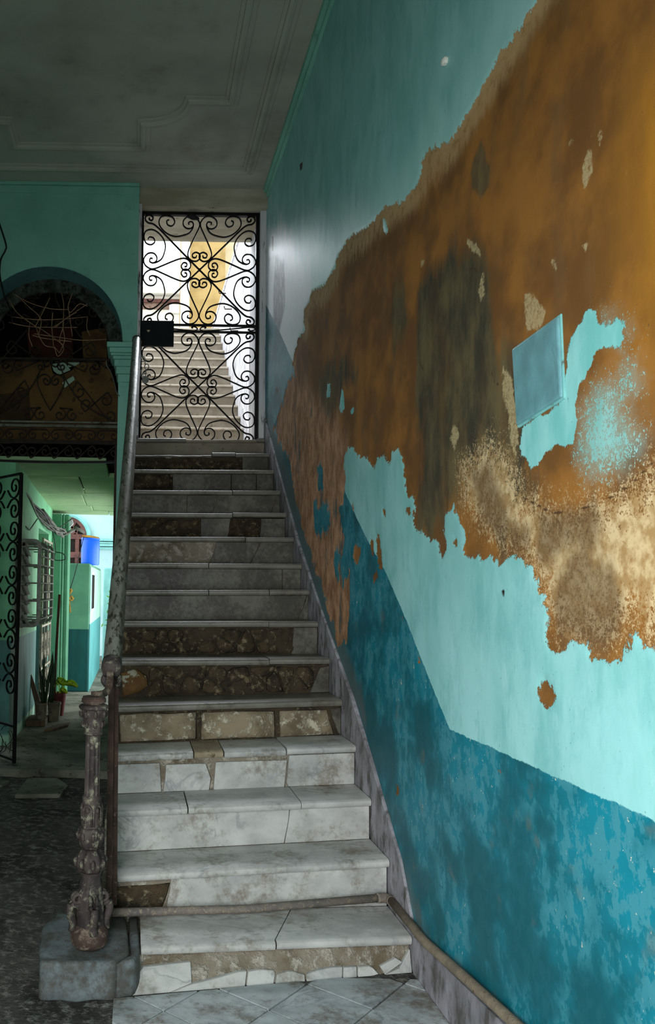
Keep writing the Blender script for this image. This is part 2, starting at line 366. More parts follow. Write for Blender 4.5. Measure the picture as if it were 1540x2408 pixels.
STEEL = surf('grey_galvanised_bar', (156, 156, 148), (130, 130, 122), 16, (96, 84, 70), 40, .66, .05, .6, .0, .2, .002)
SLAT = surf('grey_shutter_slat', (146, 142, 134), (124, 120, 112), 8, (60, 56, 52), 24, .66, .07, .7, bump=.2, var=.3)
GREENW = two_band_material('green_passage_wall', (126, 196, 150), (86, 138, 132), 1.02, (.0, 8), (150, 196, 168), .16)
BLOCKW = two_band_material('green_block_wall', (96, 156, 124), (16, 84, 82), .93)
BLOCKS = two_band_material('pale_block_side', (168, 214, 194), (78, 160, 160), 1.0)
PILA = surf('green_pilaster_paint', (66, 122, 90), (82, 140, 106), 3, (60, 116, 84), 12, .66, .07, .7, bump=.15)
SLABP = surf('pale_green_ceiling_slab', (170, 200, 150), (152, 186, 138), 2.5, (96, 112, 80), 12, .68, .06, .85, bump=.3, var=.15)
FACADE = surf('pale_blue_facade', (196, 230, 228), (180, 216, 216), 1.6, (140, 180, 178), 8, .68, .08, .8, bump=.2)
MOULD = surf('turquoise_moulding', (150, 214, 206), (130, 196, 190), 4, rough=.7, bump=.2)
BROWNW = surf('brown_old_woodwork', (112, 74, 66), (88, 58, 52), 8, (60, 42, 36), 20, .64, .06, .7, bump=.3)
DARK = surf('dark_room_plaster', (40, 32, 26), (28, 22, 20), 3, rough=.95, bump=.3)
BOARD = surf('brown_packing_board', (104, 78, 42), (74, 54, 30), 4, (54, 40, 24), 12, .62, .06, .9, bump=.4)
REDB = surf('dark_red_board', (84, 40, 26), (62, 30, 20), 6, (40, 26, 20), 16, rough=.85)
MINT = surf('pale_lit_hole', (160, 190, 168), (146, 176, 154), 6, rough=.8)
BLUE = surf('blue_plastic', (10, 96, 232), (14, 104, 238), 2, rough=.38, bump=.05, spec=.5)
TERRA = surf('dark_red_clay', (100, 34, 26), (78, 26, 20), 6, rough=.6)
POT = surf('stained_pot', (112, 106, 84), (84, 76, 56), 7, (52, 48, 36), 20, .6, .07, .8, bump=.5)
LEAF = surf('dark_sword_leaf', (40, 66, 30), (24, 42, 20), 10, (110, 116, 50), 18, .64, .05, .45)
LEAFY = surf('variegated_leaf', (170, 196, 30), (140, 176, 24), 12, (50, 96, 20), 42, .56, .04, .4)
WOOD = surf('weathered_plank', (104, 88, 66), (80, 66, 48), 8, (56, 46, 34), 24, .62, .06, .85, stretch=(1, 1, .25))
CABLE = surf('black_cable', (20, 20, 20), (36, 34, 32), 12, rough=.6, bump=.1)
CABLE_G = surf('grey_cable', (112, 112, 104), (78, 80, 74), 12, rough=.7, bump=.1)
WIRE = surf('rusty_thin_wire', (184, 150, 118), (140, 108, 80), 20, rough=.7, metal=.2, bump=.1)
STRAW = surf('dried_yellow_rope', (186, 144, 60), (150, 110, 46), 14, rough=.9)
PLAQUE = marble_material('marble_plaque', (112, 164, 170), (92, 132, 140), (98, 142, 150), .66, .4, .35)
# ------------------------------------------------------------------ the right-hand wall, its coats of paint traced in wall coordinates
def P(s): return [tuple(float(q) for q in t.split(',')) for t in s.split()]
def wpoly(s): return np.array([(onX(u, v, XW).y, onX(u, v, XW).z) for u, v in (P(s) if isinstance(s, str) else s)])
def sdf(poly, Y, Z):
    d = np.full(Y.shape, 1e9); ins = np.zeros(Y.shape, bool); n = len(poly)
    for i in range(n):
        ax, ay = poly[i]; bx, by = poly[(i+1) % n]; ex, ey = bx-ax, by-ay
        wx, wy = Y-ax, Z-ay; t = np.clip((wx*ex+wy*ey)/(ex*ex+ey*ey+1e-12), 0, 1)
        d = np.minimum(d, (wx-t*ex)**2+(wy-t*ey)**2)
        c = (ay > Z) != (by > Z)
        with np.errstate(divide='ignore', invalid='ignore'): ins ^= c & (Y < ex*(Z-ay)/(ey if ey else 1e-12)+ax)
    return np.where(ins, 1, -1)*np.sqrt(d)
def pathdist(pts, Y, Z):
    d = np.full(Y.shape, 1e9)
    for (ax, ay), (bx, by) in zip(pts[:-1], pts[1:]):
        ex, ey = bx-ax, by-ay; t = np.clip(((Y-ax)*ex+(Z-ay)*ey)/(ex*ex+ey*ey+1e-12), 0, 1)
        d = np.minimum(d, (Y-ax-t*ex)**2+(Z-ay-t*ey)**2)
    return np.sqrt(d)
OCHRE = ("1262,0 1235,40 1200,95 1170,125 1150,170 1130,205 1110,250 1095,270 1060,330 1030,345 1005,352 992,372 985,420 951,474 930,480 901,489 884,515 857,536 824,553 805,579 "
 "790,609 788,628 763,670 733,685 726,711 716,726 714,760 718,775 701,798 692,828 688,854 694,880 676,900 669,930 655,972 643,1008 657,1040 679,1070 698,1196 726,1293 765,1410 785,1480 "
 "796,1511 813,1515 817,1488 822,1430 823,1344 806,1366 798,1330 806,1300 812,1265 803,1230 797,1196 808,1172 811,1157 812,1120 809,1083 820,1050 832,1058 846,1075 868,1076 872,1098 "
 "884,1098 886,1074 904,1072 916,1092 920,1062 934,1056 944,1078 948,1120 951,1152 958,1165 970,1172 974,1190 968,1205 972,1240 985,1250 1000,1256 1010,1274 1026,1268 1031,1298 1040,1313 "
 "1047,1290 1042,1250 1046,1207 1066,1192 1074,1214 1084,1230 1094,1259 1088,1279 1092,1305 1106,1308 1128,1300 1134,1321 1154,1308 1180,1324 1202,1305 1222,1314 1238,1324 1251,1340 "
 "1261,1376 1272,1394 1290,1399 1274,1417 1288,1438 1283,1477 1290,1532 1319,1533 1334,1516 1355,1509 1378,1516 1384,1550 1413,1556 1452,1556 1462,1535 1478,1530 1482,1515 1465,1519 "
 "1475,1496 1491,1490 1495,1512 1504,1519 1527,1522 1540,1542 1600,1570 1800,1600 2400,1200 2400,-700 1330,-180")
ISLES = ["1270,1598 1283,1593 1288,1600 1300,1612 1302,1640 1295,1660 1283,1662 1270,1640", "884,1258 890,1262 894,1300 897,1340 888,1338 882,1290", "870,1266 876,1270 876,1302 869,1300",
 "872,1352 886,1347 887,1362 876,1369", "838,1285 848,1290 846,1310 836,1328 830,1312 834,1292", "955,1196 962,1198 961,1210 955,1208", "898,1196 904,1196 905,1212 899,1214", "930,1840 938,1846 938,1866 932,1862",
 "1170,1810 1176,1812 1172,1818", "826,1184 830,1180 832,1196 828,1204", "1069,1262 1075,1268 1073,1284 1067,1280", "985,1548 989,1552 988,1562 984,1558", "944,1450 949,1452 946,1460"]
HOLES_IN = ["743,1091 755,1085 757,1141 746,1152", "735,1186 752,1196 770,1190 776,1236 756,1262 738,1248", "786,1296 802,1290 806,1320 796,1366 784,1330", "900,513 908,512 914,540 908,552 902,540", "836,1255 850,1240 846,1262",
 "768,900 775,905 774,930 766,936", "796,960 804,948 806,966 800,972", "1052,282 1062,300 1050,330 1044,312"]
def build_right_wall():
    ys = np.concatenate([np.array([-1.2, -.4, .4, 1.0, 1.4]), np.arange(1.6, 7.36, .0145), np.array([7.36])]); zs = np.concatenate([np.arange(0, 5.22, .0145), np.array([5.22])])
    Y, Z = np.meshgrid(ys, zs, indexing='ij'); ny, nz = Y.shape
    och = sdf(wpoly(OCHRE), Y, Z)
    for s in ISLES: och = np.maximum(och, sdf(wpoly(s), Y, Z))
    for s in HOLES_IN: och = np.minimum(och, -sdf(wpoly(s), Y, Z))
    A = {'ochre': och}
    rise = [tuple(onX(u, v, XW).yz) for u, v in P("1060,1715 1000,1570 960,1470 905,1345 860,1265 820,1175 690,855 655,775 612,690")]
    A['dado'] = sdf(np.array([(-2, -1), (-2, rise[0][1])]+rise+[(9, rise[-1][1]), (9, -1)]), Y, Z)
    A['wash'] = sdf(wpoly("600,560 660,520 720,640 735,690 715,770 690,850 640,1000 600,1040"), Y, Z)
    A['grime'] = np.maximum.reduce([sdf(wpoly(s), Y, Z) for s in ("648,605 666,620 668,720 658,775 644,775 643,690", "612,740 648,760 664,840 656,900 638,960 612,950", "650,830 672,860 678,900 660,980 636,1000 646,900", "610,700 618,720 618,800 612,800")])
    A['damp'] = np.maximum.reduce([sdf(wpoly(s), Y, Z) for s in (
      "985,700 1005,640 1060,612 1108,600 1130,640 1142,700 1150,770 1176,850 1200,920 1215,1000 1222,1080 1232,1160 1180,1240 1140,1200 1090,1130 1050,1190 1010,1250 990,1230 985,1150 995,1090 985,1000 982,900 992,840 985,780",
      "748,905 768,862 800,868 812,850 840,880 836,900 800,900 790,950 772,1000 750,990", "922,700 945,690 958,760 930,800 918,750")])
    A['blot'] = sdf(wpoly("1126,330 1136,350 1142,380 1150,384 1148,440 1128,466 1108,440 1104,400 1118,355"), Y, Z)
    A['bloom'] = np.maximum.reduce([sdf(wpoly(s), Y, Z) for s in (
      "1226,1176 1262,1180 1290,1204 1342,1208 1400,1180 1440,1168 1500,1130 1560,1060 1700,900 1700,1500 1540,1500 1480,1440 1430,1500 1330,1490 1292,1450 1286,1400 1262,1350 1236,1300 1150,1250 1090,1180 1080,1100 1150,1040 1200,1080",)])
    A['bloom2'] = np.maximum.reduce([sdf(wpoly(s), Y, Z) for s in ("1235,692 1258,697 1270,715 1281,730 1276,755 1255,778 1238,780", "1178,852 1200,896 1212,960 1216,1040 1206,1090 1196,1000 1180,930", "1378,362 1390,358 1388,400 1376,436 1370,392", "1337,320 1344,318 1340,336 1335,338", "1408,318 1412,318 1408,340 1404,338",
      "1120,680 1132,640 1136,690 1126,706", "988,612 993,614 991,626 986,626", "1090,560 1120,580 1126,600 1106,592", "1300,612 1306,620 1308,640 1298,630", "1372,578 1376,580 1375,586 1371,584", "1066,1000 1078,1020 1066,1060 1056,1030")])
    A['stain'] = np.maximum.reduce([sdf(wpoly(s), Y, Z) for s in ("1310,1370 1356,1310 1392,1360 1430,1350 1450,1420 1440,1480 1380,1500 1316,1480 1300,1420", "1272,1220 1330,1206 1390,1220 1380,1270 1330,1262 1290,1310 1266,1300", "1196,1240 1236,1250 1236,1280 1206,1280", "1110,1120 1150,1100 1180,1200 1190,1250 1140,1230")])
    A['raw'] = sdf(wpoly("688,840 712,900 760,960 800,1010 822,1100 830,1200 836,1360 826,1520 790,1530 720,1290 640,1010"), Y, Z)
    A['rim'] = sdf(wpoly("1400,-100 1262,60 1120,300 1010,470 880,560 800,700 720,800 640,700 1000,200 1250,-200"), Y, Z)
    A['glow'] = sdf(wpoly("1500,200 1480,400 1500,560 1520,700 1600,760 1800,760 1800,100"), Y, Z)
    A['patch'] = np.maximum.reduce([sdf(wpoly(s), Y, Z) for s in (
      "1226,1005 1220,1050 1230,1081 1245,1102 1265,1089 1283,1065 1301,1047 1330,1052 1348,1040 1353,998 1348,959 1361,907 1379,876 1400,831 1418,813 1433,818 1459,813 1470,792 1462,779 1465,764 1452,746 1428,769 1410,764 1402,733 1389,722 1379,730 1366,756 1343,790 1337,816 1332,839 1326,930 1300,960 1250,985",
      "801,915 806,918 808,960 798,968 796,956", "824,962 832,958 830,972 824,974")])
    A['speck'] = np.maximum.reduce([sdf(wpoly(s), Y, Z) for s in ("1355,960 1385,890 1440,870 1460,830 1500,830 1510,920 1480,960 1525,1010 1510,1085 1440,1140 1370,1140 1340,1080", "1396,730 1420,720 1470,750 1490,790 1450,830 1420,790")])-.02
    cr = [wpoly("1228,1170 1250,1182 1290,1204 1342,1208 1380,1190 1420,1178 1480,1140 1545,1070"), wpoly("985,835 984,850 992,870"), wpoly("1152,872 1160,900 1170,905"), wpoly("1096,634 1108,630 1122,640"), wpoly("780,875 790,868 800,866")]
    A['crack'] = np.minimum.reduce([pathdist(c, Y, Z) for c in cr])
    A['foot'] = np.maximum.reduce([sdf(wpoly(s), Y, Z) for s in ("826,1640 1003,2190 1100,2300 1230,2420 1190,2420 1003,2250 826,1700", "640,1000 664,1060 712,1190 745,1290 782,1410 806,1510 850,1620 860,1700 826,1660 700,1290 622,985")])
    A['hole'] = np.maximum.reduce([sdf(wpoly(s), Y, Z) for s in ("640,556 643,556 643,590 640,592", "646,912 655,914 652,926 648,924", "704,386 712,380 710,398 705,402", "1182,1388 1190,1384 1188,1404 1184,1404")])
    idx = np.arange(ny*nz).reshape(ny, nz); q = np.stack([idx[:-1, :-1], idx[:-1, 1:], idx[1:, 1:], idx[1:, :-1]], -1).reshape(-1, 4)
    me = bpy.data.meshes.new('wall_right'); n = ny*nz
    wob = .004*np.sin(Y*3.1+Z*1.7)+.003*np.sin(Y*7.3-Z*5.1)
    dep = np.where(och > 0, .004, 0)
    co = np.stack([np.full(n, XW)+wob.ravel()*0.6+dep.ravel(), Y.ravel(), Z.ravel()], -1)
    me.vertices.add(n); me.vertices.foreach_set('co', co.ravel()); me.loops.add(q.size); me.loops.foreach_set('vertex_index', q.ravel())
    me.polygons.add(len(q)); me.polygons.foreach_set('loop_start', np.arange(0, q.size, 4)); me.polygons.foreach_set('loop_total', np.full(len(q), 4))
    me.update(); me.validate()
    for k, a in A.items():
        at = me.attributes.new(k, 'FLOAT', 'POINT'); at.data.foreach_set('value', np.clip(a, -3, 3).astype(np.float32).ravel())
    for p in me.polygons: p.use_smooth = True
    o = put('wall_right', me, WALL); tag(o, kind='structure')
    b = MB().box(XW+.012, XW+.30, -1.3, 7.36, -.1, 5.35).build('wall_right', DARK); tag(b, kind='structure'); b.name = 'wall_right_core'
build_right_wall()
def S(o): return tag(o, kind='structure')

# ------------------------------------------------------------------ floors
S(MB().box(-2.9, XW+.3, -1.6, 6.62, -.2, 0).build('floor', CONCRETE))
fl = None
def rough_sheet(name, x0, x1, y0, y1, z, mat, amp, step=.06, seed=0):
    nx = int((x1-x0)/step)+1; ny = int((y1-y0)/step)+1; vs = []
    for j in range(ny):
        for i in range(nx):
            x = x0+(x1-x0)*i/(nx-1); y = y0+(y1-y0)*j/(ny-1)
            e = min(1, min(x-x0, x1-x, y-y0, y1-y)/.12)
            vs.append((x, y, z+e*amp*(mnoise.noise((x*2.3+seed, y*2.3, 0))+.5*mnoise.noise((x*7, y*7, 3))+.6)))
    fs = [(j*nx+i, j*nx+i+1, (j+1)*nx+i+1, (j+1)*nx+i) for j in range(ny-1) for i in range(nx-1)]
    return mesh(name, vs, fs, mat, None, True)
S(rough_sheet('floor_dirt', -2.7, -.42, 1.0, 6.45, .001, CONCRETE, .012)).name = 'floor_1'
sillv = [(-2.9, 6.62), (-1.6, 6.60), (-1.2, 6.63), (-.9, 6.585), (-.72, 6.61), (-.5, 6.60), (-.16, 6.57), (-.16, 9.4), (1.45, 9.4), (1.45, 18), (-4, 18), (-2.9, 7.5)]
S(bevel(MB().prism([(x, y, -.2) for x, y in sillv], (0, 0, .26)).build('floor_2', SILL), .012))
# diamond marble tiles at the foot of the stairs
def clip(poly, a, b, c):
    out = []
    for i in range(len(poly)):
        p, q = poly[i], poly[(i+1) % len(poly)]; dp = a*p[0]+b*p[1]-c; dq = a*q[0]+b*q[1]-c
        if dp <= 0: out.append(p)
        if dp*dq < 0: t = dp/(dp-dq); out.append((p[0]+(q[0]-p[0])*t, p[1]+(q[1]-p[1])*t))
    return out
FLOOR = bpy.data.objects['floor']; ORG[FLOOR] = Vector((0, 0, 0))
n1, n2, sp, gp = (.743, -.669), (.669, .743), .27, .0035
for i in range(-6, 9):
    for j in range(-8, 3):
        c1 = -1.663+i*sp; c2 = 2.60+j*sp
        def pt(a, b): return (n1[0]*a+n2[0]*b, n1[1]*a+n2[1]*b)
        q = [pt(c1+gp, c2+gp), pt(c1+sp-gp, c2+gp), pt(c1+sp-gp, c2+sp-gp), pt(c1+gp, c2+sp-gp)]
        for a, b, c in ((1, 0, XS-.004), (-1, 0, .06), (0, 1, 3.30), (0, -1, -1.9), (-.218, 1, 3.121), (-.8, -.6, -1.72)): q = clip(q, a, b, c) if len(q) > 2 else q
        if len(q) < 3: continue
        ar = abs(sum(q[k][0]*q[(k+1) % len(q)][1]-q[(k+1) % len(q)][0]*q[k][1] for k in range(len(q))))/2
        if ar < .0012: continue
        z = .010+random.uniform(-.0015, .0015)
        bevel(MB().prism([(x, y, 0) for x, y in q], (0, 0, z)).build('tile', MARBLE_T, FLOOR), .0012)

# ------------------------------------------------------------------ ceiling with its mouldings
ZC = 5.22
ceil = S(MB().box(-2.9, XW+.3, -1.5, 7.3, ZC, ZC+.2).build('ceiling', CEIL)); ORG[ceil] = Vector((0, 0, 0))
def moulding(name, path, prof, mat, closed=False):
    """prof: list of (offset to the side, drop below the ceiling)"""
    pts = [Vector(p) for p in path]; n = len(pts); vs = []; m = len(prof)
    for i, p in enumerate(pts):
        a = pts[i-1] if (i > 0 or closed) else None; b = pts[(i+1) % n] if (i < n-1 or closed) else None
        ds = [d.normalized() for d in ((p-a) if a else None, (b-p) if b else None) if d is not None]
        ns = [Vector((-d.y, d.x)) for d in ds]; q = sum(ns, Vector((0, 0))); q.normalize(); q = q/max(.35, q.dot(ns[0]))
        vs += [(p.x+q.x*o, p.y+q.y*o, ZC-h) for o, h in prof]
    fs = [(i*m+k, ((i+1) % n)*m+k, ((i+1) % n)*m+k+1, i*m+k+1) for i in range(n if closed else n-1) for k in range(m-1)]
    return mesh(name, vs, fs, mat, ceil)
PROF = [(-.055, -.005), (-.055, .012), (-.03, .016), (-.028, .034), (-.008, .040), (.012, .034), (.016, .018), (.05, .014), (.055, -.005)]
outer = [(-1.9, 2.0), (-1.9, 6.95), (.925, 6.95), (.925, 2.0)]
moulding('moulding', [Vector(p) for p in outer], PROF, CEIL)
x0, x1 = -1.09, .0; XM = (x0+x1)/2
half = [(x1, 6.60), (x1, 6.24)]
for k in range(1, 9):
    a = k/8*math.pi/2; half.append((.33*math.sin(a)*.98+.03*k/8+x1, 6.24-.31*(1-math.cos(a))))
half += [(.66, 5.93), (.64, 1.5)]
mir = [(2*XM-x, y) for x, y in reversed(half)]
moulding('moulding', [Vector(p) for p in mir+half], PROF, CEIL)
# small cornice beads along the tops of the walls
S(bevel(MB().box(XW-.045, XW+.01, -1.2, 7.25, ZC-.055, ZC).box(XW-.022, XW+.01, -1.2, 7.25, ZC-.095, ZC-.055).build('trim_1', TEALW), .006))
S(bevel(MB().box(-2.7, -.03, 7.195, 7.26, ZC-.03, ZC).box(-2.7, -.03, 7.215, 7.26, ZC-.10, ZC-.03).build('trim_2', TEALW), .006))

# ------------------------------------------------------------------ back wall with the arch, gate opening
YA, TA = 7.23, .30           # face and thickness of the arch wall
AC, AZ, AR = -.845, 3.755, .683
XE = -.035                   # its right-hand end, the jamb of the gate opening
def arch_wall():
    b = MB(); n = 28
    arc = [(AC+AR*math.cos(math.pi*k/n), AZ+AR*math.sin(math.pi*k/n)) for k in range(n+1)]
    top = ZC
    for i in range(n):
        (xa, za), (xb, zb) = arc[i], arc[i+1]
        b.prism([(xa, YA, za), (xa, YA, top), (xb, YA, top), (xb, YA, zb)], (0, TA, 0))
    b.box(-2.75, AC-AR, YA, YA+TA, -.1, top); b.box(AC+AR, XE, YA, YA+TA, -.1, top)
    me_o = b.build('wall_back', TEALW)
    bm = bmesh.new(); bm.from_mesh(me_o.data); bmesh.ops.remove_doubles(bm, verts=bm.verts, dist=1e-5)
    # drop inner partition faces
    seen = {}
    for f in bm.faces: seen.setdefault(tuple(sorted(v.index for v in f.verts)), []).append(f)
    bmesh.ops.delete(bm, geom=[f for l in seen.values() if len(l) > 1 for f in l], context='FACES_ONLY')
    bmesh.ops.recalc_face_normals(bm, faces=bm.faces); bm.to_mesh(me_o.data); bm.free()
    return S(me_o)
wb = arch_wall(); ORG[wb] = Vector((0, 0, 0))
# second, dirtier ring behind the reveal
b = MB(); n = 28
for i in range(n):
    a0, a1 = math.pi*i/n, math.pi*(i+1)/n
    p = [(AC+r*math.cos(a), YA+TA, AZ+r*math.sin(a)) for r, a in ((AR+.03, a0), (AR+.03, a1), (AR-.13, a1), (AR-.13, a0))]
    b.prism(p, (0, .03, 0))
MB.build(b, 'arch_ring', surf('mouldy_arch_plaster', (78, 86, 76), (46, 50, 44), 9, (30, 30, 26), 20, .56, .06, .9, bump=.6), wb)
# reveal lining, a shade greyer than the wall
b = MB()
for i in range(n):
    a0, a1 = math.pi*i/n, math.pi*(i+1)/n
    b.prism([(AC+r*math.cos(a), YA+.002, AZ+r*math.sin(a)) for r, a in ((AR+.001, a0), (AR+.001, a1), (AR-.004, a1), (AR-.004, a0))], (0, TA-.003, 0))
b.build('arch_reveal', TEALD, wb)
# impost of the arch, stepped, and the pilaster strip under it
imp = MB(); XJ = AC+AR; rows = [(808, 820, 252), (820, 832, 258), (832, 838, 261), (838, 846, 266), (846, 862, 269), (862, 879, 273), (879, 898, 277)]
for i, (v0, v1, u) in enumerate(rows):
    p0 = onY(u, v0, YA-.03); p1 = onY(u, v1, YA-.03); k = .012*(len(rows)-i)
    imp.box(p0.x, XE-.03, YA-.012-k, YA+TA, p1.z+.002, p0.z)
bevel(imp.build('impost', TEALW, wb), .004)
pz = onY(277, 898, YA).z
MB().box(-.196, XJ+.02, YA-.006, YA+TA, .06, pz).build('pilaster_strip', TEALW, wb)
MB().box(-1.56, AC-AR+.03, YA-.006, YA+TA, .06, pz).build('pilaster_strip', TEALW, wb)
# lintel and jambs of the gate opening
ZL = 5.045
S(MB().box(XE-.02, 1.30, YA+.06, 8.05, ZL, ZC+.1).build('wall_lintel', BEAM)).name = 'wall_back_lintel'
MB().box(XE-.001, XE+.028, YA+.02, 8.05, 2.90, ZL).build('jamb', WHITEW, bpy.data.objects['wall_back_lintel'])
MB().box(1.095, 1.45, 7.352, 8.05, 2.60, ZL).build('jamb', WHITEW, bpy.data.objects['wall_back_lintel'])

# ------------------------------------------------------------------ the rest of the hall, out of the frame: left wall and the street front with its open door
S(MB().box(-2.9, -2.7, -1.5, 7.6, -.1, ZC).build('wall_left', TEALW))
S(MB().box(-2.9, -1.05, -.40, -.16, -.1, ZC).box(.42, XW+.05, -.40, -.16, -.1, ZC).box(-1.05, .42, -.40, -.16, 2.45, ZC).build('wall_front', TEALW))
# ------------------------------------------------------------------ the lower flight
uR = [970, 917, 875, 838, 806, 778, 750, 728, 710, 692, 673, 660, 645, 633, 622]
vR = [2203, 2022, 1880, 1755, 1645, 1550, 1462, 1387, 1326, 1263, 1208, 1154, 1105, 1065, 1031]
uL = [330, 268, 268, 272, 276, 280, 285, 290, 290, 297, 298, 300, 305, 310, 310]
vL = [2226, 2058, 1905, 1775, 1660, 1552, 1463, 1388, 1324, 1262, 1206, 1152, 1103, 1064, 1031]
skew = [.14, .13, .13, .14, .14, .09, .05, .03, .02, .02, .01, .01, 0, 0, 0]
XL = -.105
NL, NR = [], []          # ends of the nosings
for k in range(15):
    r = onX(uR[k], vR[k], XS); l = onY(uL[k], vL[k], r.y-skew[k]*.9)
    t = (XL-r.x)/(l.x-r.x); NL.append(r+(l-r)*t); NR.append(r)
NL.append(NL[-1]+Vector((0, 2.2, 0))); NR.append(NR[-1]+Vector((0, 2.2, 0)))
OV, TH = .026, .036
def nose(k, f): return NL[k]+(NR[k]-NL[k])*f
def out(k): d = NR[k]-NL[k]; return Vector((d.y, -d.x, 0)).normalized()     # towards the viewer
def zbase(k, f): return 0.0 if k == 0 else nose(k-1, f).z
def fu(k, u, v):          # where a picture column meets riser k
    p = onP(u, v, NL[k]-out(k)*OV, out(k)); return (p-NL[k]).dot(NR[k]-NL[k])/(NR[k]-NL[k]).length_squared
stairs = thing('staircase', 'worn marble staircase rising along the peeling right wall, risers cracked and patched', 'staircase', (.5, 3.2, 0))
STEP = []
def bpush(k, f): return (.022+.105*(1-f)) if k == 0 else 0.0     # the broken pieces at the foot lean forward
def core(k):
    rough = {0: .006, 1: .004, 4: .010, 5: .022, 6: .020, 10: .012, 12: .010, 13: .012}.get(k, .005)
    nx, nz = 44, 9; vs = []; fs = []; o = out(k)
    for j in range(nz):
        for i in range(nx):
            f = i/(nx-1); f = .06+.94*f if k == 14 else f; top = nose(k, f).z-TH+.001; bot = zbase(k, f)-(.06 if k else .0)
            z = bot+(top-bot)*j/(nz-1); p = nose(k, f)-o*(OV+.012); p.z = z
            a = mnoise.noise((p.x*9, z*9, k*3.1))+.6*mnoise.noise((p.x*23, z*23, k*1.7))
            vs.append(p+o*(rough*a+bpush(k, f)*(1-j/(nz-1))))
    fs = [(j*nx+i, j*nx+i+1, (j+1)*nx+i+1, (j+1)*nx+i) for j in range(nz-1) for i in range(nx-1)]
    n = len(vs); B = []
    for f in ((.06, 1) if k == 14 else (0, 1)):
        q = nose(min(k+1, 15), f); y = min(q.y, 7.19) if k < 14 else nose(14, f).y+.07
        for z in (zbase(k, f)-(.06 if k else 0), nose(k, f).z-TH+.001): B.append(Vector((q.x, y+.03, z)))
    vs += B; L0, L1, R0, R1 = 0, (nz-1)*nx, nx-1, nz*nx-1
    fs += [(L0, L1, n+1, n), (R1, R0, n+2, n+3), (n, n+1, n+3, n+2), (L1, R1, n+3, n+1), (R0, L0, n, n+2)]
    m = {4: SOOT, 5: SOOT, 6: SOOT, 10: SOOT, 13: SOOT, 12: SOOT}.get(k, MORTAR)
    if k == 14: m = FRISE
    return mesh('step', vs, fs, m, stairs, True)
for k in range(15): STEP.append(core(k))

def slab(k, f0, f1, mat, dz=0.0, push=0.0, rag=0.0, cut=(0, 0), thick=TH, back=None):
    """a tread slab with a rounded nosing between fractions f0..f1; rag: broken front edge; cut: slant of the end joints"""
    ns = max(6, int((f1-f0)*26)); o = out(k); vs = []
    prof = [(None, 0), (-.016, 0), (-.006, -.003), (-.0008, -.009), (0, -.017), (-.0012, -.027), (-.007, -thick+.002), (-.016, -thick), (None, -thick)]
    for i in range(ns):
        t = i/(ns-1); f = f0+(f1-f0)*t; p = nose(k, f)
        w = rag*(mnoise.noise((f*31+k, 2.2, 0))+.7*mnoise.noise((f*77, k, 4))-.5) if rag else 0
        w += .0012*mnoise.noise((f*40, k*2.0, 1))
        fb = f0+cut[0]+(f1+cut[1]-f0-cut[0])*t
        bk = (nose(k+1, fb)-out(k+1)*(OV-.004)) if back is None else nose(k, fb)-o*back
        for off, h in prof:
            q = (p+o*(off+push+w)) if off is not None else Vector((bk.x, bk.y, p.z))
            q.z = p.z+dz+h; vs.append(q)
    m = len(prof); fs = [(i*m+j, i*m+(j+1) % m, (i+1)*m+(j+1) % m, (i+1)*m+j) for i in range(ns-1) for j in range(m)]
    fs += [tuple(range(m)), tuple((ns-1)*m+j for j in reversed(range(m)))]
    s = mesh('tread_slab', vs, fs, mat, STEP[k]); smooth_by_angle(s, 35)
    if mat is TAN: s['label'] = 'yellowish cement patch set into the tread'
    return s
def FU(k, u): return fu(k, u, (vR[k]+vL[k])/2+8)
g = .0022
def treads(k, us, mat, **kw):
    """us: picture columns of the joints, None for the flight's own ends"""
    fs_ = [0.0 if u is None and i == 0 else 1.0 if u is None else FU(k, u) for i, u in enumerate(us)]
    for i in range(len(fs_)-1):
        o = kw.get('opt', {}).get(i, {})
        slab(k, fs_[i]+(g if i else 0), fs_[i+1]-g, o.get('mat', mat), o.get('dz', random.uniform(-.001, .001)), o.get('push', 0), o.get('rag', 0), o.get('cut', (0, 0)))
treads(0, [330, 645, None], MARBLE, opt={0: dict(cut=(0, .10)), 1: dict(cut=(.10, 0), dz=.001)})
treads(1, [None, None], MARBLE)
treads(2, [None, 440, 705, None], MARBLE, opt={1: dict(push=.006, dz=.002), 2: dict(dz=.001, push=-.004)})
treads(3, [None, 455, 525, 671, None], MARBLE, opt={0: dict(rag=.022, dz=-.003), 1: dict(mat=TAN, push=-.012, dz=.0), 2: dict(push=-.004, dz=-.002), 3: dict(dz=.004)})
treads(4, [None, None], NOSE_G)
treads(5, [None, 632, None], NOSE_G, opt={1: dict(dz=.004, push=-.01, rag=.008)})
treads(6, [None, 631, None], NOSE_G, opt={0: dict(dz=.002), 1: dict(push=-.006, rag=.01)})
treads(7, [None, 490, 632, None], NOSE_G)
treads(8, [None, 490, None], NOSE_G)
treads(9, [None, 576, None], NOSE_G, opt={1: dict(dz=-.002)})
treads(10, [None, 546, None], NOSE_G, opt={1: dict(dz=.007, push=.004)})
treads(11, [None, 546, None], NOSE_G)
treads(12, [None, None], NOSE_G)
treads(13, [None, 498, 553, None], NOSE_G, opt={0: dict(rag=.03, dz=-.014, push=-.03), 1: dict(dz=.004), 2: dict(dz=-.002)})
slab(14, .06, FU(14, 437), NOSE_G, .004, 0, back=.12); slab(14, FU(14, 437)+g, FU(14, 604), FRISE, -.004, -.026, back=.12, thick=.03); slab(14, FU(14, 604)+g, 1, NOSE_G, .004, 0, back=.12)

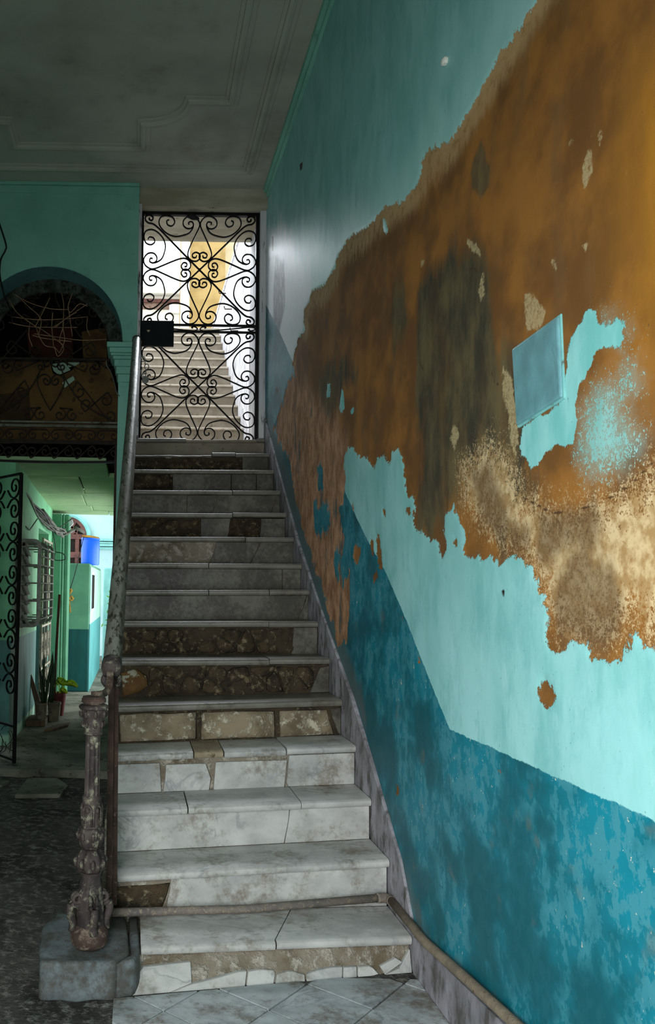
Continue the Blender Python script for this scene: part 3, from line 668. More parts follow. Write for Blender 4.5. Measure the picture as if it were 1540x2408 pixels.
# ---- what covers the risers: marble plates, blocks and rubble; each piece is its own
def plate(k, poly, mat, name='riser_slab', th=.014, lift=0.0, dome=0.0):
    """poly: list of (fraction, height 0..1) on riser k"""
    o = out(k); base = []
    for f, h in poly:
        p = nose(k, f)-o*(OV+.012-lift); b = zbase(k, f)+.002; t = nose(k, f).z-TH-.001; p.z = b+(t-b)*h; base.append(p+o*bpush(k, f)*(1-h))
    n = len(base); c = sum(base, Vector())/n
    if dome:
        r2 = [c+(p-c)*.93+o*(th*.75+random.uniform(-.2, .2)*th) for p in base]; r3 = [c+(p-c)*.62+o*(th+random.uniform(-.25, .25)*th) for p in base]
        vs = base+r2+r3; fs = [(i, (i+1) % n, n+(i+1) % n, n+i) for i in range(n)]+[(n+i, n+(i+1) % n, 2*n+(i+1) % n, 2*n+i) for i in range(n)]+[tuple(range(2*n, 3*n)), tuple(reversed(range(n)))]
        s = mesh(name, vs, fs, mat, STEP[k], True); return s
    b = MB().prism(base, o*th).build(name, mat, STEP[k]); return bevel(b, .0018)
def px_plate(k, s, mat, name='riser_slab', th=.014, lift=0.0, dome=0.0):
    q = []
    for u, v in P(s):
        f = h = .5
        for _ in range(6):
            p = onP(u, v, NL[k]-out(k)*(OV-bpush(k, f)*(1-h)), out(k)); f = (p-NL[k]).dot(NR[k]-NL[k])/(NR[k]-NL[k]).length_squared
            b = zbase(k, f)+.002; t = nose(k, f).z-TH-.001; h = min(max((p.z-b)/(t-b), 0), 1)
        q.append((min(max(f, .002), .998), min(max((p.z-b)/(t-b), 0), 1)))
    return plate(k, q, mat, name, th, lift, dome)
def cols(k, us, mat, slant=None, **kw):
    """plates side by side between picture columns; slant: picture columns by which a joint leans at its foot"""
    vm = None; slant = slant or {}
    n = len(us)
    def F_(u, h):
        if u is None: return None
        return fu(k, u, (vR[k]+vL[k])/2+30)
    for i in range(n-1):
        a, b = us[i], us[i+1]; sa = slant.get(i, 0); sb = slant.get(i+1, 0)
        fa0 = .002 if a is None else F_(a+sa, 0); fa1 = .002 if a is None else F_(a, 1); fb0 = .998 if b is None else F_(b+sb, 0); fb1 = .998 if b is None else F_(b, 1)
        e = .0018
        poly = [(fa0+e, 0), (fb0-e, 0)]
        if sb: poly += [((fb0*.6+fb1*.4)-e+random.uniform(-.004, .004), .42), ((fb0*.25+fb1*.75)-e+random.uniform(-.003, .003), .7)]
        poly += [(fb1-e, 1), (fa1+e, 1)]
        if sa: poly += [((fa0*.25+fa1*.75)+e+.001, .7), ((fa0*.6+fa1*.4)+e+.002, .42)]
        plate(k, poly, kw.get('mats', {}).get(i, mat), 'riser_slab', .014+random.uniform(-.002, .002))
# riser 1: broken marble pieces along the floor under bare mortar
for s in ("338,2273 448,2261 451,2311 398,2341 277,2349 256,2340 317,2300", "451,2314 520,2296 563,2284 580,2283 576,2324 400,2341", "584,2284 612,2279 643,2281 647,2288 643,2320 580,2324",
          "651,2291 668,2285 687,2283 716,2292 717,2315 648,2319", "721,2290 750,2280 781,2274 805,2273 804,2308 721,2315", "808,2275 838,2272 839,2305 807,2308", "842,2273 868,2271 877,2276 890,2290 875,2302 842,2305",
          "893,2272 930,2252 946,2262 905,2296", "949,2256 967,2232 969,2288 950,2292 906,2298 940,2276"): px_plate(0, s, MARBLE, th=.016)
# riser 2: dark patch on the left, one long marble plate
px_plate(1, "270,2088 402,2078 396,2105 384,2160 268,2170", RUBBLE, 'patch_stone', .010, 0, 1)
cols(1, [402, None], MARBLE, {0: -12})
cols(2, [None, 682, None], MARBLE, {1: -12})
for s in ("274,1798 376,1794 382,1868 278,1868", "391,1798 484,1795 497,1830 494,1864 386,1868 390,1830", "508,1792 675,1787 671,1858 505,1864", "680,1776 836,1770 836,1848 681,1856 676,1840"): px_plate(3, s, MARBLE, th=.018)
for s in ("280,1682 340,1676 400,1678 464,1674 466,1738 400,1744 284,1746", "474,1676 560,1672 648,1672 652,1736 560,1742 474,1742", "657,1672 770,1668 776,1690 790,1728 660,1736"): px_plate(4, s, SANDST, 'stone_block', .020, 0, 1)
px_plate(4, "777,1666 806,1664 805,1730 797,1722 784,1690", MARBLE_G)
def rubble(k, fa, fb, rows, seed, mat=RUBBLE, wmin=.05, wmax=.10, h0=.03, h1=.94):
    """irregular stones: the cells round scattered points, each shrunk to leave a joint"""
    rnd = random.Random(seed); W_ = (NR[k]-NL[k]).length; H_ = .155; pts = []
    step = (wmin+wmax)/2
    for r in range(rows):
        f = fa+rnd.uniform(0, step*.4)
        while f < fb: pts.append((f*W_, (h0+(h1-h0)*(r+.5+rnd.uniform(-.33, .33))/rows)*H_)); f += rnd.uniform(wmin, wmax)*rnd.choice((.7, 1, 1, 1.35))
    for i, (x, y) in enumerate(pts):
        q = [(fa*W_, h0*H_), (fb*W_, h0*H_), (fb*W_, h1*H_), (fa*W_, h1*H_)]
        for j, (x2, y2) in enumerate(pts):
            if j != i and len(q) > 2:
                a, b = x2-x, y2-y; L = math.hypot(a, b); q = clip(q, a/L, b/L, ((x+x2)/2*a+(y+y2)/2*b)/L-.0032)
        if len(q) < 3: continue
        q2 = []                                     # soften the corners
        for m_ in range(len(q)):
            p, n_ = q[m_], q[(m_+1) % len(q)]
            for t in (.22, .78): q2.append((p[0]+(n_[0]-p[0])*t+rnd.uniform(-.003, .003), p[1]+(n_[1]-p[1])*t+rnd.uniform(-.003, .003)))
        plate(k, [(px/W_, min(.98, max(.01, py/H_))) for px, py in q2], mat, 'rubble_stone', rnd.uniform(.008, .024), -.004, 1)
px_plate(5, "284,1582 318,1570 346,1590 350,1612 330,1628 290,1640", surf('ochre_plastered_stone', (112, 82, 42), (88, 62, 32), 8, (150, 146, 126), 10, .57, .03, .9, bump=.8), 'stone_block', .03, 0, 1)['label'] = 'ochre block with a whitish scrap of plaster'
rubble(5, FU(5, 352), FU(5, 738), 2, 5, RUBBLE, .06, .12)
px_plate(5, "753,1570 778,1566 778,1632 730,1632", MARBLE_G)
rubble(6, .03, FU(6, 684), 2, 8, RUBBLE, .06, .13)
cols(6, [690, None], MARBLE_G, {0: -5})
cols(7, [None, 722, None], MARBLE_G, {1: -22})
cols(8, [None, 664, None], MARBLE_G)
px_plate(9, "297,1274 380,1272 505,1272 498,1300 490,1321 297,1322", MORTAR, 'mortar_patch', .008)
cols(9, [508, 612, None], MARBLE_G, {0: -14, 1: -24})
rubble(10, .03, FU(10, 468), 2, 11, RUBBLE, .07, .13)
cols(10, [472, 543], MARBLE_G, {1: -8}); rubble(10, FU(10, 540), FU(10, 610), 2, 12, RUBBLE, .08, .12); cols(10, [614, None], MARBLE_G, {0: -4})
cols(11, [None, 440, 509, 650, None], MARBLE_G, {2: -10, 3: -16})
px_plate(12, "308,1117 400,1115 402,1146 306,1147", RUBBLE, 'stone_block', .02, 0, 1)
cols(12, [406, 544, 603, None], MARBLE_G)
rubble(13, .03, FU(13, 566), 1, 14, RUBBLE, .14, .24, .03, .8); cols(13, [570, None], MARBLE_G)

# ---- rough stone block that starts the flight on the left, in two pieces
def block(name, plan, z, label):
    b = MB().prism([(x, y, 0) for x, y in plan], (0, 0, z)).build(name, BLOCK, stairs); b['label'] = label
    bm = bmesh.new(); bm.from_mesh(b.data); bmesh.ops.bevel(bm, geom=bm.edges[:], offset=.008, segments=1, affect='EDGES')
    bmesh.ops.triangulate(bm, faces=[f for f in bm.faces if len(f.verts) > 4]); bmesh.ops.subdivide_edges(bm, edges=[e for e in bm.edges if e.calc_length() > .02], cuts=4, use_grid_fill=True)
    for v in bm.verts:
        c = v.co*1.0; n_ = mnoise.noise(c*9)+.7*mnoise.noise(c*24); v.co += Vector((v.normal.x, v.normal.y, v.normal.z))*.006*n_
    bm.to_mesh(b.data); bm.free(); smooth_by_angle(b, 50); return b
block('corner_block', [(-.335, 3.095), (-.20, 3.088), (-.062, 3.105), (-.005, 3.19), (-.02, 3.52), (-.30, 3.55), (-.36, 3.42), (-.35, 3.18)], .142, 'bluish rough corner block under the iron post')
block('corner_block', [(-.056, 3.112), (.012, 3.135), (.036, 3.19), (.03, 3.55), (-.012, 3.55), (.001, 3.19)], .134, 'narrow broken piece of the corner block')
MB().box(-.02, .05, 3.25, 3.6, 0, .105).build('bedding', MORTAR, stairs)
# solid side of the flight towards the passage
sd = [(3.50, .0), (3.50, .13)]
for k in range(1, 15): sd += [(NL[k].y+.03, NL[k-1].z-.05), (NL[k].y+.03, NL[k].z-.05)]
sd += [(7.2, NL[14].z-.05), (7.2, 0)]
S(MB().prism([(XL-.024, y, z) for y, z in sd], (.022, 0, 0)).build('wall_stair', MORTAR))
# raking stringer of grey marble against the wall, and the skirting board at the landing of the street level
st = [(3.36, .0), (3.36, .17)]+[(y, z) for y, z in ((3.53, .40), (4.305, .965), (5.743, 1.86), (7.29, 3.075), (7.34, 3.08), (7.34, 2.85))]
for k in range(14, -1, -1): st += [(NR[k].y+.02, (NR[k-1].z if k else 0)-.01)] if k else []
o = MB().prism([(XS, y, z) for y, z in st], (.03, 0, 0)).build('stringer', SLATE); bevel(o, .004); S(o).name = 'trim_3'
o = MB().prism([(XS-.002, y, z) for y, z in ((3.36, 0), (3.36, .148), (2.45, .235), (.5, .42), (.5, 0))], (.03, 0, 0)).build('baseboard_right', SLATE); bevel(o, .003); S(o)

# ------------------------------------------------------------------ pipe on the first tread and along the skirting
z0 = NR[0].z
pl = onZ(262, 2178, z0-.02); pr = onZ(886, 2112, z0+.055)
pts = [Vector((pl.x, pl.y, NL[0].z+.04)), pl.lerp(pr, .5)+Vector((0, 0, .012)), pr]
pip = thing('water_pipe', 'dusty grey pipe across the first tread and along the skirting', 'pipe', pts[0])
MB().tube(pts, .017, 14).build('pipe_run', PIPE, pip, True)
corner = onZ(900, 2112, z0+.05); corner.x = 1.122
e = catmull([pr, (pr+corner)/2+Vector((.012, .004, 0)), corner+Vector((.0, -.02, 0)), corner+Vector((0, -.05, .006))], 6)
MB().tube(e, .0205, 14).build('elbow', PIPE, pip, True)
a = corner+Vector((0, -.045, .006)); run = [a, onX(1000, 2216, 1.124), onX(1100, 2305, 1.124), onX(1212, 2408, 1.124)]; run.append(run[-1]+(run[-1]-run[-2])*4)
MB().tube(run, .018, 14).build('pipe_run', surf('crusty_pipe', (138, 124, 104), (112, 100, 86), 14, (110, 60, 36), 18, .66, .05, .9, bump=1.0, bdist=.006, bscale=110), pip, True)
# ------------------------------------------------------------------ wrought-iron gate at the head of the flight
GY = 7.42
def gp3(x, z, dy=0): return Vector((x, GY+dy, z))
def C2(u, v): p = onY(u, v, GY); return p.x, p.z
gl, gt = C2(339, 506); gr, gb = C2(598, 1040); gate = thing('iron_gate', 'black wrought-iron scrollwork gate closing the head of the stairs', 'gate', ((gl+gr)/2, GY, gb))
MB().box(gl-.045, gl, GY-.02, GY+.02, 2.905, gt+.02).build('stile', IRON, gate)
MB().box(gr, gr+.03, GY-.02, GY+.02, 2.905, gt+.01).build('stile', IRON, gate)
MB().box(gl-.045, gr+.045, GY-.025, GY+.02, gt, gt+.032).build('top_rail', IRON, gate)
zr1 = onY(500, 765.5, GY).z; zr2 = onY(500, 781, GY).z
for z in (zr1, zr2): MB().box(gl, gr, GY-.012, GY+.012, z-.009, z+.009).build('mid_rail', IRON, gate)
MB().box(gl, gr, GY-.012, GY+.012, gb-.01, gb+.012).build('bottom_rail', IRON, gate)
def scr(pts, name, mat, parent, w=.0055, d=.008, n=5, loop=None):
    return MB().tube(catmull(pts, n), .006, 4, False, (w, d), (0, 1, 0)).build(name, mat, parent)
HEART = [(-28, -137), (-34, -118), (-60, -118), (-66, -146), (-34, -166), (0, -148), (2, -110), (-30, -82), (-78, -90), (-106, -128), (-104, -175), (-78, -245), (-35, -340), (-6, -410), (-8, -455), (-45, -500), (-100, -508), (-148, -472), (-152, -422), (-120, -392), (-80, -394), (-60, -424), (-74, -455), (-104, -448), (-100, -428)]
CEE = [(-60, -430), (-66, -395), (-98, -348), (-160, -322), (-230, -314), (-300, -340), (-355, -392), (-376, -445), (-358, -495), (-305, -510), (-250, -492), (-232, -446), (-258, -412), (-296, -424), (-304, -458), (-284, -472)]
DIA = [(0, 0), (-110, -112), (-220, -226), (-330, -340), (-392, -402), (-432, -430), (-474, -440), (-500, -468), (-494, -502), (-458, -512), (-430, -490), (-442, -462), (-466, -474), (-462, -488)]
def panel(z0, z1, skip_bottom=False):
    cx, cz = (gl+gr)/2, (z0+z1)/2; sx, sz = (gr-gl)/2/512, (z1-z0)/2/512
    def place(pts, fx, fy, sw):
        q = [((y, x) if sw else (x, y)) for x, y in pts]
        return [gp3(cx+fx*x*sx, cz-fy*y*sz) for x, y in q]
    for fx in (1, -1):
        for fy in (1, -1):
            for sw in (0, 1):
                scr(place(HEART, fx, fy, sw), 'scroll', IRON, gate); scr(place(CEE, fx, fy, sw), 'scroll', IRON, gate)
            scr(place(DIA, fx, fy, 0), 'diagonal_bar', IRON, gate, .0065)
    MB().box(cx-.012, cx+.012, GY-.013, GY+.013, cz-.012, cz+.012).build('boss', IRON, gate)
panel(zr1+.008, gt); panel(gb, zr2-.008)
cx = (gl+gr)/2; zm = (zr1+zr2)/2; hh = (zr1-zr2)/2-.008
for s in (1, -1):
    q = [(.052, .1), (.066, .5), (.04, .75), (.02, .3), (.012, -.3), (.03, -.85), (.07, -.95), (.25, -.2), (.40, .55), (.47, .85), (.505, .5), (.5, -.3), (.47, -.6), (.445, -.2), (.46, .15)]
    scr([gp3(cx+s*x*(gr-gl)*.98, zm+z*hh) for x, z in q], 'scroll', IRON, gate, .0045)
p0 = onY(328, 755, GY-.03); p1 = onY(408, 816, GY-.03)
lk = bevel(MB().box(p0.x, p1.x, GY-.055, GY-.02, p1.z, p0.z).build('lock_plate', LOCK, gate), .004)
kh = onY(349, 778, GY-.057); b = MB().prism([(kh.x-.014, GY-.0555, kh.z+.008), (kh.x+.014, GY-.0555, kh.z+.008), (kh.x+.012, GY-.0555, kh.z-.001), (kh.x-.001, GY-.0555, kh.z-.012), (kh.x-.01, GY-.0555, kh.z-.004)], (0, -.003, 0)); ORG[lk] = ORG[gate]; b.build('keyhole_cover', CREAM, lk)
for u, v in ((604, 772),): p = onY(u, v, GY); MB().box(gr+.02, 1.13, GY-.015, GY+.015, p.z-.016, p.z+.012).build('hinge', IRON, gate)
p = onY(330, 690, GY); MB().box(XE, gl-.02, GY-.015, GY+.015, p.z-.01, p.z+.01).build('hinge', IRON, gate)
b = MB(); p = onY(455, 513, GY-.02); b.tube(catmull([p+Vector((-.055, 0, .012)), p+Vector((-.03, -.01, .016)), p+Vector((.01, -.01, .0)), p+Vector((.05, 0, -.008))], 3), [.014, .022, .028, .03, .03, .03, .026, .02, .016, .012], 8); b.build('tied_rag', CABLE, gate, True)['label'] = 'black rag knotted into the top of the scrolls'
# chain with its padlock, round the left stile
def torus(c, R, r, nrm, seg=14, sd=6, sx=1.0):
    nrm = Vector(nrm).normalized(); a = nrm.orthogonal().normalized(); a = Vector((0, 0, 1)) if abs(nrm.z) < .9 else a; bb = nrm.cross(a)
    return [Vector(c)+a*R*sx*math.cos(2*math.pi*k/seg)+bb*R*math.sin(2*math.pi*k/seg) for k in range(seg)]
cp = [onY(u, v, GY-.035) for u, v in ((327, 838), (329, 852), (329, 866), (331, 878), (338, 884), (343, 874), (345, 862), (341, 850), (336, 844))]
ch = thing('chain', 'short steel chain looped round the left stile of the iron gate', 'chain', cp[0])
pts = catmull(cp, 2)
for i, c in enumerate(pts[::2]+[]):
    MB().tube(torus(c, .019, .0045, (1, 0, 0) if i % 2 else (0, 1, 0), 12, 6, 1.3), .0048, 6, True).build('link', STEEL, ch, True)
c = onY(342, 892, GY-.045); pad = thing('padlock', 'round steel padlock hanging from the chain on the iron gate', 'padlock', c)
b = MB(); n = 20
b.prism([(c.x+.031*math.cos(2*math.pi*k/n), c.y-.010, c.z-.004+.034*math.sin(2*math.pi*k/n)) for k in range(n)], (0, .02, 0)); bevel(b.build('body', STEEL, pad), .004, 2)
MB().tube([(c.x-.016, c.y, c.z+.02), (c.x-.016, c.y, c.z+.045), (c.x, c.y, c.z+.06), (c.x+.016, c.y, c.z+.045), (c.x+.016, c.y, c.z+.02)], .004, 6).build('shackle', STEEL, pad, True)

# ------------------------------------------------------------------ handrail, its rusty post and the cast-iron newel
top = onY(322, 800, 7.16); bot = onY(263, 1560, 3.5)
hr = thing('handrail', 'long flaking painted handrail sloping up the open side of the stairs', 'handrail', bot)
d = (top-bot).normalized(); side = Vector((0, 0, 1)).cross(d).normalized(); upv = d.cross(side)
sec = [(-.036, -.028), (-.040, -.005), (-.034, .022), (-.018, .034), (.0, .037), (.018, .034), (.031, .020), (.034, -.004), (.040, -.012), (.040, -.030)]
vs = []; N = 60
for i in range(N):
    t = i/(N-1); p = bot.lerp(top, t)+side*(-.006*math.sin(t*math.pi))
    w = .0022*mnoise.noise((t*40, 1.2, 0))
    vs += [p-side*(x+w)+upv*(z+w) for x, z in sec]
m = len(sec); fs = [(i*m+j, i*m+(j+1) % m, (i+1)*m+(j+1) % m, (i+1)*m+j) for i in range(N-1) for j in range(m)]+[tuple(range(m)), tuple((N-1)*m+j for j in reversed(range(m)))]
smooth_by_angle(mesh('rail', vs, fs, RAIL, hr), 50)
q = top+d*.004; MB().prism([q-side*x*1.12+upv*z*1.12 for x, z in sec], d*.012).build('end_cap', IRON_R, hr)
q = bot-d*.03
b = MB(); b.tube([bot+d*.01+upv*.0, q, q-d*.03-upv*.01], [.043, .044, .036], 12); b.build('scroll_end', CAST, hr, True)
b = MB(); b.tube(catmull([q+side*.02-upv*.03, q+side*.034-upv*.05-d*.02, q+side*.02-upv*.07-d*.03], 5), .013, 8); b.tube(catmull([q-side*.02-upv*.03, q-side*.034-upv*.05-d*.02, q-side*.024-upv*.075-d*.03], 5), .012, 8); b.build('volute', CAST, hr, True)
bp = onZ(255, 2172, NL[0].z+.001); tp = onY(262, 1588, bp.y+.05)
post = thing('iron_post', 'rusty flat iron post under the lower end of the handrail', 'post', bp)
MB().add(*(lambda w, dd: ([bp+Vector((x, y, 0)) for x, y in ((-w, 0), (w, 0), (w, dd), (-w, dd))]+[tp+Vector((x, y, 0)) for x, y in ((-w, 0), (w, 0), (w, dd), (-w, dd))], [(0, 3, 2, 1), (4, 5, 6, 7), (0, 1, 5, 4), (1, 2, 6, 5), (2, 3, 7, 6), (3, 0, 4, 7)]))(.0125, .03)).build('bar', IRON_R, post)
MB().add(*(lambda w, dd: ([bp+Vector((.023+x, .04+y, .06)) for x, y in ((-w, 0), (w, 0), (w, dd), (-w, dd))]+[tp+Vector((.020+x, .04+y, 0)) for x, y in ((-w, 0), (w, 0), (w, dd), (-w, dd))], [(0, 3, 2, 1), (4, 5, 6, 7), (0, 1, 5, 4), (1, 2, 6, 5), (2, 3, 7, 6), (3, 0, 4, 7)]))(.010, .03)).build('bar', IRON_R, post)
MB().tube([bp+Vector((.0, -.004, .02)), bp+Vector((.0, -.022, .02))], .012, 6).build('bolt', IRON_R, post)

NX, NY, NZ = -.160, 3.215, .145
newel = thing('newel_post', 'ornate flaking cast-iron newel post on the corner block', 'post', (NX, NY, NZ))
S_ = 1.0/2245*(onY(212, 1636, NY).z-NZ)
def zz(v): return NZ+(2290-v)*S_
def lat(name, prof, mat, fn=None, seg=48): return smooth_by_angle(MB().lathe([(r*S_*.97, zz(v)) for r, v in prof], (NX, NY), seg, fn).build(name, mat, newel), 50)
lat('base', [(95, 2291), (135, 2270), (166, 2240), (178, 2205), (180, 2160), (172, 2128), (150, 2104), (128, 2078)], CAST_R, lambda r, z, a: r*(1+.012*math.cos(3*a+1)))
lat('lower_vase', [(126, 2080), (128, 2050), (124, 1990), (122, 1900), (112, 1820), (100, 1760), (88, 1700), (84, 1650), (90, 1630), (95, 1618)], CAST, lambda r, z, a: r*(1+.09*max(0, math.cos(4*a+.6))**3))
lat('acanthus_bulb', [(88, 1620), (110, 1602), (126, 1570), (132, 1535), (128, 1500), (112, 1462), (98, 1440), (88, 1424), (72, 1417)], CAST, lambda r, z, a: r*(1+.10*math.cos(7*a)+.04*math.sin(14*a+z*90)))
lat('acanthus_cup', [(70, 1417), (92, 1400), (108, 1350), (116, 1300), (117, 1255), (112, 1232), (94, 1222)], CAST, lambda r, z, a: r*(1+.07*math.cos(6*a+.4)+.05*math.sin(12*a-z*70)))
lat('arcaded_drum', [(92, 1226), (92, 1200), (91, 1100), (90, 1020), (90, 975), (94, 962), (86, 950), (76, 938)], CAST, lambda r, z, a: r*(1-.07*(abs(math.cos(3*a)) < .55)*(z < zz(1000))))
lat('fluted_shaft', [(74, 940), (74, 900), (72, 700), (71, 520), (70, 470), (72, 440), (73, 395)], CAST, lambda r, z, a: r*(1-.19*(.5+.5*math.cos(12*a))**.6*(1 if zz(910) < z < zz(460) else .1)), 96)
lat('capital', [(73, 398), (92, 388), (94, 376), (84, 366), (86, 330), (92, 290), (98, 250), (108, 232), (98, 222), (106, 205), (116, 185), (112, 168)], CAST, lambda r, z, a: r*(1+.06*math.cos(8*a)*math.sin((z-zz(366))/(zz(180)-zz(366))*math.pi*2)))
lat('torus_ring', [(108, 170), (132, 162), (142, 148), (138, 132), (122, 122), (92, 116)], CAST)
lat('top_collar', [(88, 118), (92, 108), (114, 102), (117, 84), (114, 66), (104, 60), (108, 50), (60, 46)], CAST_R)
def spiral(c, ax, ay, r0, r1, turns, n=26, a0=0): return [Vector(c)+ax*((r0+(r1-r0)*i/(n-1))*math.cos(a0+turns*2*math.pi*i/(n-1)))+ay*((r0+(r1-r0)*i/(n-1))*math.sin(a0+turns*2*math.pi*i/(n-1))) for i in range(n)]
for i in range(4):
    a = i*math.pi/2-math.pi/4-.5; o = Vector((math.cos(a), math.sin(a), 0)); t = Vector((-math.sin(a), math.cos(a), 0)); z = Vector((0, 0, 1))
    c = Vector((NX, NY, zz(1850)))+o*(.052)
    b = MB(); b.tube(spiral(c+t*.012, o, z, .007, .026, 1.6, 26, 2.0), .0075, 8); b.tube(spiral(c-t*.012, o, z, .007, .026, 1.6, 26, 2.0), .0075, 8)
    b.tube(catmull([c+o*.022-z*.02, c+o*.026-z*.05, c+o*.012-z*.09, c+o*.016-z*.12], 4), [.016]*13, 8); b.build('volute', CAST, newel, True)
for i in range(6):
    a = i*math.pi/3-.9; o = Vector((math.cos(a), math.sin(a), 0)); t = Vector((-math.sin(a), math.cos(a), 0)); z = Vector((0, 0, 1)); c = Vector((NX, NY, zz(1060)))+o*(86*S_)
    b = MB(); b.tube([c-t*.016-z*.06]+[c-t*.016*math.cos(k*math.pi/8)+z*.018*math.sin(k*math.pi/8)+o*.002 for k in range(9)]+[c+t*.016-z*.06], .0042, 6); b.lathe([(.004, c.z-.012), (.008, c.z-.006), (.008, c.z+.004), (.003, c.z+.010)], (c.x+o.x*.001, c.y+o.y*.001), 8); b.build('arch_relief', CAST, newel, True)
for i in range(8):
    a = i*math.pi/4+.2; o = Vector((math.cos(a), math.sin(a), 0)); z = Vector((0, 0, 1))
    for (v, r, k) in ((1530, 124, .014), (1290, 110, .012), (205, 106, .011), (300, 86, .009)):
        c = Vector((NX, NY, zz(v)))+o*(r*S_); t = Vector((-o.y, o.x, 0)); b = MB()
        b.tube(catmull([c-z*k*1.3+o*.001, c-z*k*.3+o*.005, c+z*k*.8+o*.006, c+z*k*1.2-o*.002], 3), [k*.25, k*.5, k*.6, k*.62, k*.6, k*.6, k*.5, k*.45, k*.35, k*.2], 8)
        b.build('leaf_relief', CAST, newel, True)
# curled iron strap from the newel up to the handrail
zt = zz(48); q0 = Vector((NX-.01, NY, zt+.004)); e0 = onY(262, 1592, 3.42)
st = catmull([q0, q0+Vector((.035, .02, .0)), onY(247, 1629, 3.30), onY(253, 1622, 3.33), onY(257, 1608, 3.37), onY(259, 1590, 3.42), onY(259, 1570, 3.45)], 6)
strap = thing('rail_strap', 'curled iron strap joining the newel post to the handrail', 'bracket', q0)
MB().tube(st, .008, 4, False, (.014, .005), (0, 1, 0)).build('strap', CAST_R, strap)

# ------------------------------------------------------------------ marble plaque on the wall
pc = [onX(u, v, XW) for u, v in ((1210, 822), (1319, 743), (1327, 934), (1221, 1001))]; c = sum(pc, Vector())/4
pl_ = thing('marble_plaque', 'blank bluish marble plaque fixed on the ochre part of the peeling wall', 'plaque', (XW, c.y, c.z))
o = MB().prism([(XW-.011, p.y, p.z) for p in pc], (.015, 0, 0)).build('slab', PLAQUE, pl_); bevel(o, .006, 2)
o = MB().prism([(XW-.004, c.y+(p.y-c.y)*1.05, c.z+(p.z-c.z)*1.05) for p in pc], (.010, 0, 0)).build('mortar_bed', surf('painted_bed', (128, 190, 186), (110, 170, 168), 12, (90, 110, 100), 30), pl_); bevel(o, .003)
nb = onX(1050, 144, XW); k = thing('wall_plug', 'small pale lump of plaster sticking to the upper turquoise paint', 'plaster lump', (XW, nb.y, nb.z))
b = MB().lathe([(.010, nb.z-.012), (.017, nb.z-.006), (.018, nb.z+.004), (.012, nb.z+.013), (.003, nb.z+.016)], (XW-.004, nb.y), 9, lambda r, z, a: r*(1+.2*math.cos(3*a))).build('lump', PALE, k)
# ------------------------------------------------------------------ iron grille filling the arch
IY = YA+TA+.01
gr_ = thing('arch_grille', 'rusty scrollwork grille filling the dark arch beside the stairs', 'grille', (AC, IY, 2.55))
def A3(u, v, y=None): return onY(u, v, y or IY)
rr = AR-.05
b = MB(); b.tube([(AC+rr*math.cos(math.pi*k/32), IY, AZ+rr*math.sin(math.pi*k/32)) for k in range(33)], .01, 6); b.build('arch_bar', IRON_B, gr_)
zA = A3(140, 845).z; zB = A3(140, 994).z; zC_ = A3(140, 1003).z; zD = A3(140, 1041).z; zE = A3(140, 1084).z
xa, xb = AC-AR, -.196
def rail(z, h, m, sag=0.0, y=IY, nm='rail'):
    pts = [(xa+(xb-xa)*i/12, y, z-sag*math.sin(math.pi*i/12)) for i in range(13)]
    return MB().tube(pts, h, 4, False, (h, .014), (0, 1, 0)).build(nm, m, gr_)
rail(zA, .010, IRON_B); rail(zB, .008, SILL, 0, IY-.02); rail(zC_, .012, SILL, 0, IY-.02); rail(zD, .018, IRON_B, 0, IY-.03); rail(zE, .010, IRON, .012)
def sp2(c, r, a0, turns, n=16): return [(c[0]+(r*(1-.86*i/(n-1)))*math.cos(a0+turns*2*math.pi*i/(n-1)), c[1]+(r*(1-.86*i/(n-1)))*math.sin(a0+turns*2*math.pi*i/(n-1))) for i in range(n)]
def ess(c0, r0, a0, t0, c1, r1, a1, t1, mat=IRON_B, parent=gr_, y=None, w=.0055, name='scroll', mid=None):
    q = list(reversed(sp2(c0, r0, a0, t0)))+(mid or [])+sp2(c1, r1, a1, t1)
    return scr([(x, y or IY, z) for x, z in q], name, mat, parent, w, .007, 3)
def XZ(u, v): p = A3(u, v); return (p.x, p.z)
PXM = 1/ (1909/7.55)     # metres per picture column at the grille
# fanlight: pairs of scrolls round a spear
for s in (1, -1):
    ess((AC+s*.20, AZ+.44), .075, math.pi/2, -s*1.3, (AC+s*.40, AZ+.36), .06, math.pi/2-s*.5, s*1.3)
    ess((AC+s*.06, AZ+.24), .05, -math.pi/2, s*1.2, (AC+s*.25, AZ+.28), .05, math.pi/2, -s*1.2)
    ess((AC+s*.50, AZ+.22), .06, math.pi/2, s*1.2, (AC+s*.56, AZ+.02), .05, -math.pi/2, s*1.2)
    ess((AC+s*.14, AZ-.02), .07, -math.pi/2, s*1.25, (AC+s*.36, AZ+.0), .07, math.pi/2, -s*1.25)
    ess((AC+s*.05, AZ-.13), .05, math.pi/2, s*1.2, (AC+s*.30, AZ-.14), .055, -math.pi/2, s*1.2)
    ess((AC+s*.42, AZ-.15), .05, math.pi/2, -s*1.2, (AC+s*.56, AZ-.13), .05, -math.pi/2, s*1.2)
    ess((AC+s*.12, AZ+.54), .05, -math.pi/2, s*1.1, (AC+s*.30, AZ+.50), .05, math.pi, s*1.1)
    scr([(AC+s*.02, IY, AZ+.62), (AC+s*.05, IY, AZ+.45), (AC+s*.22, IY, AZ+.2), (AC+s*.52, IY, AZ-.17)], 'bar', IRON_B, gr_)
MB().tube([(AC, IY, zA), (AC, IY, AZ+.38), (AC, IY, AZ+.46)], [.006, .006, .001], 6).build('spear', IRON_B, gr_)
